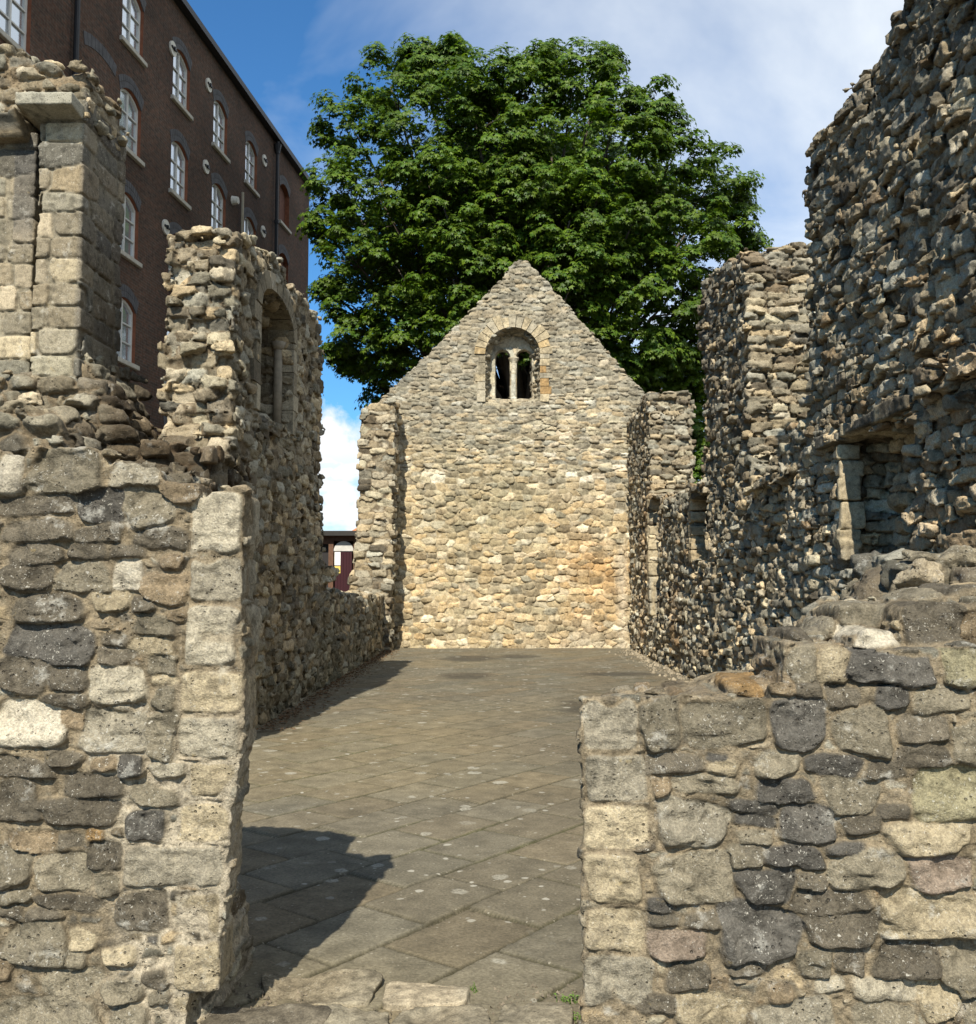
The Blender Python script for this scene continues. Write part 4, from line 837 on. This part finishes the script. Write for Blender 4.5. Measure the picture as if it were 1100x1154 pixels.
def wall_foot_grit():
    rr = random.Random(12); g = MB()
    for k in range(900):
        y = rr.uniform(9, 23); x = RX - .02 - abs(rr.gauss(0, .22)); s_ = rr.uniform(.006, .028) if k % 9 else rr.uniform(.03, .07)
        q = [(x + s_ * rr.uniform(.4, 1) * math.cos(a), y + s_ * rr.uniform(.4, 1) * math.sin(a), -.004) for a in (0, 1.3, 2.5, 3.8, 5.1)] + [(x + s_ * .2, y, s_ * rr.uniform(.5, 1.0)), (x - s_ * .3, y + s_ * .2, s_ * rr.uniform(.4, .8))]
        g.add(q, [(0, 1, 5), (1, 2, 6), (1, 6, 5), (2, 3, 6), (3, 4, 6), (4, 0, 5), (4, 5, 6)])
    tag(g.build('rubble_crumbs', plain('crumb_stone', (.24, .20, .14), .95, 0, .45, 12)), kind='stuff')
wall_foot_grit()
def leaf_litter():
    rr = random.Random(9); m = MB()
    for k in range(1500):
        y = rr.uniform(10.5, 22.5); x = LX + .03 + abs(rr.gauss(0, .16)); s_ = rr.uniform(.012, .035); a = rr.uniform(0, 6.28); z = .012 + rr.uniform(0, .012)
        c_, s2 = math.cos(a) * s_, math.sin(a) * s_
        m.add([(x - c_, y - s2, z), (x - s2 * .6, y + c_ * .6, z + rr.uniform(0, .012)), (x + c_, y + s2, z), (x + s2 * .6, y - c_ * .6, z + rr.uniform(0, .012))], [(0, 1, 2), (0, 2, 3)])
    tag(m.build('fallen_leaves', plain('dead_leaves', (.12, .065, .03), .8, 0, .6, 25)), kind='stuff')
leaf_litter()

# ------------------------------------------------------------------ brick warehouse, turned a few degrees from the courtyard
FA = R(5.4); FX0 = -11.8
def fac(u, v):
    """where the ray through a photograph pixel meets the facade: distance along it, height"""
    dx, dy, dz = ray(u, v); t = FX0 / (dx - math.tan(FA) * dy); return dy * t / math.cos(FA), EYE + dz * t
def fr(s_, o, z): return (FX0 + s_ * math.sin(FA) + o * math.cos(FA), s_ * math.cos(FA) - o * math.sin(FA), z)   # along, out from the wall, up
def brick_mat():
    m, N, L, b = new_mat('red_brick'); b.inputs['Roughness'].default_value = .9; b.inputs['Specular IOR Level'].default_value = .15
    at_ = N.new('ShaderNodeAttribute'); at_.attribute_name = 'UVm'
    bt = N.new('ShaderNodeTexBrick'); bt.inputs['Scale'].default_value = 1; bt.inputs['Brick Width'].default_value = .225; bt.inputs['Row Height'].default_value = .075
    bt.inputs['Mortar Size'].default_value = .007; bt.inputs['Mortar Smooth'].default_value = .3; bt.inputs['Bias'].default_value = -.1
    bt.inputs['Color1'].default_value = (.096, .052, .035, 1); bt.inputs['Color2'].default_value = (.058, .041, .032, 1); bt.inputs['Mortar'].default_value = (.10, .085, .068, 1)
    L.new(at_.outputs['Vector'], bt.inputs['Vector'])
    def noise(sc, det):
        n = N.new('ShaderNodeTexNoise'); n.inputs['Scale'].default_value = sc; n.inputs['Detail'].default_value = det; L.new(at_.outputs['Vector'], n.inputs['Vector']); return n.outputs[0]
    def mr(x, lo, hi):
        r = N.new('ShaderNodeMapRange'); r.inputs[1].default_value = .3; r.inputs[2].default_value = .7; r.inputs[3].default_value = lo; r.inputs[4].default_value = hi; L.new(x, r.inputs[0]); return r.outputs[0]
    def mul(a, c):
        x = N.new('ShaderNodeMix'); x.data_type = 'RGBA'; x.blend_type = 'MULTIPLY'; x.inputs[0].default_value = 1; L.new(a, x.inputs[6]); L.new(c, x.inputs[7]); return x.outputs[2]
    c = mul(mul(bt.outputs['Color'], mr(noise(.45, 6), .7, 1.3)), mr(noise(9, 3), .72, 1.28))
    L.new(c, b.inputs['Base Color'])
    iv = N.new('ShaderNodeMath'); iv.operation = 'SUBTRACT'; iv.inputs[0].default_value = 1; L.new(bt.outputs['Fac'], iv.inputs[1])
    bp = N.new('ShaderNodeBump'); bp.inputs['Strength'].default_value = .6; bp.inputs['Distance'].default_value = .012; L.new(iv.outputs[0], bp.inputs['Height']); L.new(bp.outputs[0], b.inputs['Normal'])
    return m
def warehouse():
    BR = brick_mat(); GB = plain('blue_grey_brick', (.085, .082, .085), .85, 0, .35, 6); ORB = plain('red_reveal_brick', (.20, .075, .04), .85, 0, .3, 8)
    WH = plain('white_window_paint', (.56, .55, .51), .5, 0, .08, 6); SL = plain('pale_sill_stone', (.42, .39, .33), .85, 0, .2, 8); BK = plain('black_iron', (.018, .018, .02), .5, 0, .2, 8); PL = plain('painted_wall_plate', (.58, .55, .48), .7, 0, .25, 10)
    GL, N, L, b = new_mat('window_glass'); b.inputs['Base Color'].default_value = (.62, .66, .70, 1); b.inputs['Roughness'].default_value = .12; b.inputs['Metallic'].default_value = .75
    S0, S1 = 9.0, fac(347.5, 300)[0]; ZT = fac(347.5, 212)[1]
    root = empty('brick_warehouse', fr((S0 + S1) / 2, 0, 0), 'tall dark red brick warehouse with arched white windows and round wall plates', 'building')
    # window openings: four storeys, seven bays, the last one blind
    bays = [fac(u, 140)[0] for u in (12, 147, 203.5, 248.5, 284, 322)]
    zt0, zb0 = fac(203.5, 57)[1], fac(203.5, 119)[1]; pitch = fac(201, 119)[1] - fac(201, 225)[1]
    bays = [bays[0] - 3.1, bays[0]] + bays[1:]
    hw = .58; ops = []
    for bi, sc in enumerate(bays):
        for k in range(6):
            zb = zb0 - k * pitch
            if zb > .5: ops.append((sc, zb, zt0 - zb0, bi == len(bays) - 1))
    def arch(sc, zb, hgt, w=hw, n=8):
        rise = .22; sp = zb + hgt - rise
        return [(sc - w, zb), (sc - w, sp)] + [(sc - w + 2 * w * k / n, sp + rise * (1 - (2 * k / n - 1) ** 2)) for k in range(1, n)] + [(sc + w, sp), (sc + w, zb)]
    V, Fc = [], []
    def quadpoly(P): k = len(V); V.extend(P); Fc.append(tuple(range(k, k + len(P))))
    es = [S0] + [(bays[i] + bays[i + 1]) / 2 for i in range(len(bays) - 1)] + [S1]
    zs = sorted(set(o[1] for o in ops)); zrow = [0] + [z - .8 for z in zs[1:]] + [ZT]
    for bi, sc in enumerate(bays):
        e0, e1 = es[bi], es[bi + 1]
        for ki, zb in enumerate(zs):
            a0, a1 = zrow[ki], zrow[ki + 1]; A = arch(sc, zb, zt0 - zb0)
            quadpoly([(e0, 0, a0), (e1, 0, a0), (e1, 0, zb), (e0, 0, zb)])
            quadpoly([(e0, 0, zb), (sc - hw, 0, zb), (sc - hw, 0, A[1][1]), (e0, 0, A[1][1])]); quadpoly([(sc + hw, 0, zb), (e1, 0, zb), (e1, 0, A[-2][1]), (sc + hw, 0, A[-2][1])])
            top = A[1:-1]; n = len(top)
            xs_ = [e0] + [e0 + (e1 - e0) * i / (n - 1) for i in range(1, n - 1)] + [e1]
            for i in range(n - 1): quadpoly([(top[i][0] if i else e0, 0, top[i][1]) if i else (e0, 0, top[0][1]), (top[0][0], 0, top[0][1]), (top[1][0], 0, top[1][1]), (xs_[1], 0, a1), (xs_[0], 0, a1)] if i == 0 else
                                            ([(top[i][0], 0, top[i][1]), (top[i + 1][0], 0, top[i + 1][1]), (xs_[i + 1], 0, a1), (xs_[i], 0, a1)] if i < n - 2 else [(top[i][0], 0, top[i][1]), (top[i + 1][0], 0, top[i + 1][1]), (e1, 0, top[i + 1][1]), (xs_[i + 1], 0, a1), (xs_[i], 0, a1)]))
    quadpoly([(S1, 0, 0), (S1, -12, 0), (S1, -12, ZT), (S1, 0, ZT)]); quadpoly([(S0, 0, 0), (S0, 0, ZT), (S0, -12, ZT), (S0, -12, 0)]); quadpoly([(S0, -12, 0), (S0, -12, ZT), (S1, -12, ZT), (S1, -12, 0)])
    me = bpy.data.meshes.new('wall'); loc = tuple(root.location)
    me.from_pydata([tuple(np.array(fr(*p)) - np.array(loc)) for p in V], [], Fc); me.update()
    a = me.attributes.new('UVm', 'FLOAT_VECTOR', 'POINT'); a.data.foreach_set('vector', np.array([(p[0] + (p[1] if abs(p[1]) > .01 else 0), p[2], 0) for p in V], np.float32).ravel())
    link_mesh('wall', me, BR, root, loc)
    # roof edge: gutter and slope
    g = MB(); g.box(S0, S1 + .15, -.05, .24, ZT, ZT + .20, fr); g.box(S0, S1 + .1, -.3, .12, ZT + .2, ZT + .3, fr); g.build('gutter', BK, root)
    rf = MB(); rf.add([fr(S0, -.3, ZT + .25), fr(S1 + .1, -.3, ZT + .25), fr(S1 + .1, -6.2, ZT + 3.2), fr(S0, -6.2, ZT + 3.2), fr(S0, -12, ZT + .25), fr(S1 + .1, -12, ZT + .25)], [(0, 1, 2, 3), (3, 2, 5, 4), (0, 3, 4), (1, 5, 2)]); rf.build('roof', plain('slate', (.06, .06, .065), .7), root)
    for sc, zb, hgt, blind in ops:
        A = arch(sc, zb, hgt); z1 = zb + hgt
        rv = MB(); n = len(A)
        Ai = [fr(x, 0, z) for x, z in A]; Ao = [fr(x, -.20, z) for x, z in A]
        rv.add(Ai + Ao, [(i, (i + 1) % n, (i + 1) % n + n, i + n) for i in range(n)]); rv.build('reveal', ORB, root)
        # grey brick segmental arch
        ag = MB(); big = [(sc - hw - .02 + (2 * hw + .04) * k / 12, z1 - .26 + .26 * (1 - (2 * k / 12 - 1) ** 2) + .01) for k in range(13)]
        for k in range(12):
            (xa, za), (xb, zb_) = big[k], big[k + 1]; ca = (xa - sc) * .28; cb = (xb - sc) * .28
            for j in range(2):
                h0, h1 = .165 * j, .165 * j + .155
                ag.prism([(xa + ca * h0 * 2 + .006, za + h0), (xb + cb * h0 * 2 - .006, zb_ + h0), (xb + cb * h1 * 2 - .006, zb_ + h1), (xa + ca * h1 * 2 + .006, za + h1)], -.02, .012, fr)
        ag.build('brick_arch', GB, root)
        sl = MB(); sl.box(sc - hw - .12, sc + hw + .12, -.15, .09, zb - .12, zb, fr); sl.build('sill', SL, root, bevel=.01)
        if blind:
            bl = MB(); bl.prism(arch(sc, zb, hgt), -.2, -.17, fr); o = bl.build('blind_panel', plain('infill_brick', (.13, .06, .042), .9, 0, .3, 10), root); continue
        w = MB(); inn = arch(sc, zb + .05, hgt - .11, hw - .06)
        out_ = [fr(x, -.09, z) for x, z in A]; inr = [fr(x, -.09, z) for x, z in inn]; n = len(A); w.add(out_ + inr, [(i, (i + 1) % n, (i + 1) % n + n, i + n) for i in range(n)])
        inb = [fr(x, -.13, z) for x, z in inn]; w.add(inr + inb, [(i, (i + 1) % n, (i + 1) % n + n, i + n) for i in range(n)])
        w.box(sc - .03, sc + .03, -.125, -.085, zb + .05, z1 - .07, fr)
        for q in (.32, .62): w.box(sc - hw + .06, sc + hw - .06, -.122, -.088, zb + hgt * q - .018, zb + hgt * q + .018, fr)
        wo = w.build('window', WH, root)
        p = MB(); p.prism(arch(sc, zb + .03, hgt - .07, hw - .04), -.16, -.13, fr); p.build('pane', GL, wo)
    # bare arch of an older opening, wall plates, pipes
    s_, z = fac(113, 62); ag = MB()
    for k in range(9):
        t = -1 + 2 * k / 9; t2 = -1 + 2 * (k + 1) / 9
        ag.prism([(s_ + t * .75 + .006, z - .15 * t * t), (s_ + t2 * .75 - .006, z - .15 * t2 * t2), (s_ + t2 * .82 - .006, z - .15 * t2 * t2 + .3), (s_ + t * .82 + .006, z - .15 * t * t + .3)], -.02, .012, fr)
    ag.build('brick_arch', GB, root)
    for u, v in ((194, 55), (234.5, 96), (231.5, 188), (297.5, 181), (296, 261), (186, 256)):
        s_, z = fac(u, v); d = MB(); n = 20; rr = .21
        d.prism([(s_ + rr * math.cos(2 * math.pi * k / n), z + rr * math.sin(2 * math.pi * k / n)) for k in range(n)], 0, .05, fr); o = d.build('wall_plate', PL, root)
        c = MB(); c.box(s_ - .16, s_ + .16, .05, .09, z - .025, z + .025, fr); c.box(s_ - .03, s_ + .03, .05, .11, z - .05, z + .05, fr); c.build('tie_bar', BK, o)
    s_, z = fac(262, 226); d = MB(); d.tube([fr(s_, 0, z), fr(s_, .2, z)], [.16, .12], 10); d.build('vent', PL, root)
    for u, v, zt_ in ((81, 30, ZT), (309, 190, ZT)):
        s_, _ = fac(u, v); d = MB(); d.tube([fr(s_, .12, 0), fr(s_, .12, zt_)], .065, 9)
        for z in np.arange(1.5, zt_, 2.7): d.tube([fr(s_, .12, z), fr(s_, .12, z + .12)], .095, 9)
        d.tube([fr(s_, .12, zt_ - .5), fr(s_, .12, zt_ - .15)], [.08, .16], 9); d.build('drainpipe', BK, root)
    s_, z1 = fac(270.5, 217); d = MB(); d.tube([fr(s_, .1, z1 - 3), fr(s_, .1, z1)], .05, 7); d.build('waste_pipe', plain('cream_pipe', (.35, .30, .22), .6), root)
warehouse()

# ------------------------------------------------------------------ brick outhouse and a tiled house glimpsed through the gap on the left
def outhouse():
    Y = 33; x0, zt = at(330, 604, Y); x1 = at(412, 604, Y)[0]
    BRK = plain('brown_brick', (.11, .06, .038), .9, 0, .3, 12, .3); root = empty('brick_outhouse', ((x0 + x1) / 2, Y + 2, 0), 'low brown brick outhouse with a dark red boarded door beyond the left gap', 'outhouse')
    b = MB(); da, db = at(375.5, 640, Y)[0], at(398, 640, Y)[0]; dz = at(386, 621, Y)[1]; za = at(386, 613, Y)[1]; ea, eb = at(354, 640, Y)[0], at(370, 640, Y)[0]
    b.box(x0, ea, Y, Y + 4, 0, zt); b.box(eb, da, Y, Y + 4, 0, zt); b.box(db, x1, Y, Y + 4, 0, zt); b.box(ea, eb, Y + .5, Y + 4, 0, zt); b.box(da, db, Y + .5, Y + 4, 0, zt); b.box(ea, eb, Y, Y + .5, za, zt); b.box(da, db, Y, Y + .5, za + .1, zt); b.build('wall', BRK, root)
    r = MB(); r.box(x0 - .3, x1 + .2, Y - .3, Y + 4.2, zt, zt + .16); r.build('roof', plain('felt_roof', (.03, .028, .026), .8), root)
    n = 12; cx_ = (da + db) / 2; hw = (db - da) / 2
    f = MB(); f.prism([(cx_ - hw * math.cos(math.pi * k / n), dz + (za + .1 - dz) * math.sin(math.pi * k / n)) for k in range(n + 1)], Y + .05, Y + .12); f.build('fanlight', plain('white_board', (.45, .44, .41), .5), root)
    d = MB(); k = 6
    for i in range(k): d.box(da + .05 + (db - da - .1) * i / k, da + .05 + (db - da - .1) * (i + .93) / k, Y + .08, Y + .13, 0, dz)
    do = d.build('door', plain('dark_red_paint', (.032, .006, .009), .45, 0, .1, 4), root)
    q = MB(); px = at(380, 632, Y)[0]; q.box(px - .1, px + .1, Y + .065, Y + .078, at(380, 637, Y)[1], at(380, 622, Y)[1]); q.build('notice', plain('white_notice', (.75, .74, .70), .5), do)
    q = MB(); q.box(px - .1, px + .1, Y + .065, Y + .078, at(380, 646, Y)[1], at(380, 638, Y)[1]); q.build('notice', plain('yellow_notice', (.62, .48, .12), .5), do)
    d = MB(); d.box(ea, eb, Y + .3, Y + .36, 0, za); d.build('door', plain('opening_shade', (.02, .018, .018), .5), root)  # black panel standing in for the shade inside the left opening
    Y2 = 62; h = MB(); xa, xb = at(378, 600, Y2)[0], at(420, 600, Y2)[0]; z0, z1 = at(390, 606, Y2)[1], at(390, 592, Y2)[1]
    root2 = empty('house', ((xa + xb) / 2, Y2 + 3, 0), 'distant house with an orange tiled roof, just showing above the outhouse', 'house')
    h.box(xa, xb, Y2, Y2 + 6, 0, z0); h.build('wall', plain('house_brick', (.32, .17, .10), .9), root2)
    r = MB(); r.add([(xa + .4, Y2 - .3, z0), (xb, Y2 - .3, z0), (xb, Y2 + 3, z1 + .5), (xa + .9, Y2 + 3, z1), (xb, Y2 + 6.3, z0), (xa + .4, Y2 + 6.3, z0)], [(0, 1, 2, 3), (3, 2, 4, 5), (0, 3, 5), (1, 4, 2)]); r.build('roof', plain('orange_tile', (.45, .17, .06), .85, 0, .2, 3), root2)
outhouse()

# ------------------------------------------------------------------ sycamore behind the gable
def tree():
    rr = np.random.default_rng(5); Y0 = 33.5
    cl = [(440, 88, 46), (498, 74, 42), (400, 140, 42), (462, 140, 58), (532, 110, 46), (592, 96, 46), (645, 92, 48), (700, 104, 46), (736, 130, 36), (560, 170, 60), (622, 160, 60), (690, 172, 60), (752, 180, 50), (800, 200, 44), (826, 226, 24), (378, 205, 34), (428, 215, 60),
          (500, 225, 60), (572, 240, 60), (642, 240, 60), (712, 244, 60), (772, 256, 52), (812, 250, 34), (392, 275, 42), (452, 300, 55), (396, 335, 32), (412, 375, 34), (442, 405, 30), (404, 404, 20), (510, 305, 55), (560, 320, 55), (640, 320, 62), (700, 320, 62), (752, 330, 58),
          (800, 300, 40), (840, 275, 22), (716, 392, 58), (770, 390, 50), (668, 380, 46), (470, 380, 45), (432, 440, 22), (456, 350, 40), (520, 370, 40), (742, 440, 50), (770, 470, 40), (690, 420, 40), (735, 392, 46), (765, 415, 42), (700, 440, 42), (785, 372, 42), (802, 345, 40), (745, 462, 40), (780, 440, 36), (655, 400, 40), (800, 420, 34), (725, 300, 50), (660, 290, 50), (540, 270, 50), (600, 205, 50), (480, 190, 50), (600, 380, 40), (366, 250, 22), (384, 390, 16), (372, 318, 14), (556, 90, 38), (780, 498, 36), (792, 535, 36), (775, 560, 34), (802, 515, 36), (790, 585, 30), (612, 60, 22), (508, 52, 18), (470, 60, 22), (680, 66, 20), (835, 330, 30), (820, 380, 30)]
    c0 = np.array([at(600, 250, Y0)[0], Y0, at(600, 250, Y0)[1]])
    clumps = []
    for u, v, r in cl:
        q = ((u - 600) / 255) ** 2 + ((v - 240) / 225) ** 2; dep = 5.2 * math.sqrt(max(0, 1 - q)); Y = Y0 - dep + rr.uniform(-.5, .5); x, z = at(u, v + 9, Y); clumps.append((x, Y, z, r / F_PX * Y, 1.0))
    for k in range(70):                                   # inner and far side of the crown
        a, b_ = rr.uniform(0, 6.28), rr.uniform(-.75, .95); rad = rr.uniform(.35, .8); hx = math.sqrt(max(0, 1 - b_ * b_))
        x = c0[0] - .3 + 6.8 * rad * hx * math.cos(a); y = Y0 + .8 + 5.0 * rad * hx * math.sin(a); z = c0[2] - .2 + 5.4 * rad * b_
        clumps.append((x, y, z, rr.uniform(1.4, 2.0), .6))
    # trunk and limbs
    wood = plain('sycamore_bark', (.075, .06, .045), .9, 0, .3, 6, .4); tx = at(592, 500, Y0)[0]; base = np.array((tx, Y0, 0.)); fork = np.array((tx + .1, Y0, 4.2))
    root = empty('sycamore_tree', tuple(base), 'large broad sycamore in full dark green leaf standing behind the gable', 'tree')
    t = MB(); t.tube([base + (0, 0, -.1), base + (0, 0, .4), base + (.05, 0, 2.2), fork], [.75, .58, .48, .46], 12)
    for i in range(9):
        a = i * 2.4; t.tube([fork - (0, 0, .3), fork + np.array((math.cos(a) * .9, math.sin(a) * .7, 2.2 + (i % 3) * .6)), fork + np.array((math.cos(a) * 2.4, math.sin(a) * 1.8, 5.2 + (i % 3) * 1.2))], [.26, .2, .12], 8)
    for x, y, z, r, w in clumps:
        e = np.array((x, y, z)); st = fork + np.array(((x - fork[0]) * .12, (y - fork[1]) * .12, max(0, (z - fork[2]) * rr.uniform(.15, .45)))); mid = st * .5 + e * .5 + np.array((rr.uniform(-.4, .4), rr.uniform(-.4, .4), -.06 * abs(x - tx) + .3))
        t.tube([fork + (0, 0, .2), st, mid, e], [.2, .15, .085, .025], 6)
        for k in range(5):
            d = rr.normal(size=3); d /= np.linalg.norm(d); d[2] = abs(d[2]) * .6; m2 = mid + (e - mid) * rr.uniform(.3, .9); t.tube([m2, m2 + d * r * .5 + (0, 0, .1), m2 + d * r * .95], [.035, .022, .008], 4)
    t.build('trunk', wood, root, True)
    # leaves: five-lobed blades, laid in drooping layers over every clump
    lobes = []
    for k in range(5):
        a = R(-112 + 56 * k); L_ = (.62, .9, 1.0, .9, .62)[k]; lobes.append((math.sin(a) * L_, math.cos(a) * L_))
        if k < 4: a2 = a + R(28); lobes.append((math.sin(a2) * .46, math.cos(a2) * .46))
    outline = np.array([(0, -.12)] + lobes, np.float32) * .5; nv = len(outline)
    P, Nn, Dn, Sz, Cl = [], [], [], [], []
    for x, y, z, r, w in clumps:
        subs = []
        for k in range(int(16 + r * 12)):                   # tufts: small umbrellas of leaves at the twig ends
            d = rr.normal(size=3); d /= np.linalg.norm(d); d[2] = d[2] * .8 + .18; d[1] -= .15
            subs.append((d * r * (rr.uniform(.62, 1.08)), d))
        for o_, d in subs:
            m = int(rr.integers(56, 88) * w) ; tr = rr.uniform(.32, .60); shade = rr.uniform(.8, 1.2)
            q = rr.normal(size=(m, 3)); q /= np.linalg.norm(q, axis=1)[:, None]; q *= (rr.random(m) ** .5)[:, None]
            q[:, 2] = np.abs(q[:, 2]) * .45 - .55 * (q[:, 0] ** 2 + q[:, 1] ** 2); pos = np.array((x, y, z)) + o_ + q * tr
            nrm = q * np.array((.8, .8, .2)) + d * .45 + np.array((0, -.1, .85)) + rr.normal(size=(m, 3)) * .28
            down = q * np.array((1, 1, 0)) + d * .5 + rr.normal(size=(m, 3)) * .35 + np.array((0, 0, -.35))
            P.append(pos); Nn.append(nrm); Dn.append(down); Sz.append(rr.uniform(.17, .29, m)); Cl.append(shade * rr.uniform(.75, 1.25, m))
    P = np.concatenate(P); Nn = np.concatenate(Nn); Dn = np.concatenate(Dn); Sz = np.concatenate(Sz); Cl = np.concatenate(Cl)
    Nn /= np.linalg.norm(Nn, axis=1)[:, None]; Dn -= (Dn * Nn).sum(1)[:, None] * Nn; Dn /= np.linalg.norm(Dn, axis=1)[:, None]; Sn = np.cross(Dn, Nn)
    curl = -.16 * (outline ** 2).sum(1) * 4
    V = P[:, None, :] + Sz[:, None, None] * (Sn[:, None, :] * outline[None, :, :1] + Dn[:, None, :] * outline[None, :, 1:2] + Nn[:, None, :] * curl[None, :, None])
    n = len(P); V = V.reshape(-1, 3); Q = np.arange(n * nv).reshape(n, nv)
    hue = rr.random(n)[:, None]; C = (np.array((.038, .088, .0085)) * (1 - hue) + np.array((.090, .138, .0095)) * hue) * Cl[:, None]
    C = np.concatenate([np.repeat(C, nv, 0), np.ones((n * nv, 1))], 1)
    m, N, L, b = new_mat('sycamore_leaf'); at_ = N.new('ShaderNodeAttribute'); at_.attribute_name = 'Col'; L.new(at_.outputs['Color'], b.inputs['Base Color']); b.inputs['Roughness'].default_value = .5; b.inputs['Specular IOR Level'].default_value = .28
    tr_ = N.new('ShaderNodeBsdfTranslucent'); hs = N.new('ShaderNodeMix'); hs.data_type = 'RGBA'; hs.blend_type = 'MULTIPLY'; hs.inputs[0].default_value = 1; hs.inputs[7].default_value = (1.5, 1.6, .5, 1); L.new(at_.outputs['Color'], hs.inputs[6]); L.new(hs.outputs[2], tr_.inputs[0])
    mx = N.new('ShaderNodeMixShader'); mx.inputs[0].default_value = .28; L.new(b.outputs[0], mx.inputs[1]); L.new(tr_.outputs[0], mx.inputs[2]); L.new(mx.outputs[0], N['Material Output'].inputs[0])
    mesh_np('crown', V, Q, m, root, C, smooth=False, n=nv)
    print('leaves', n)
tree()
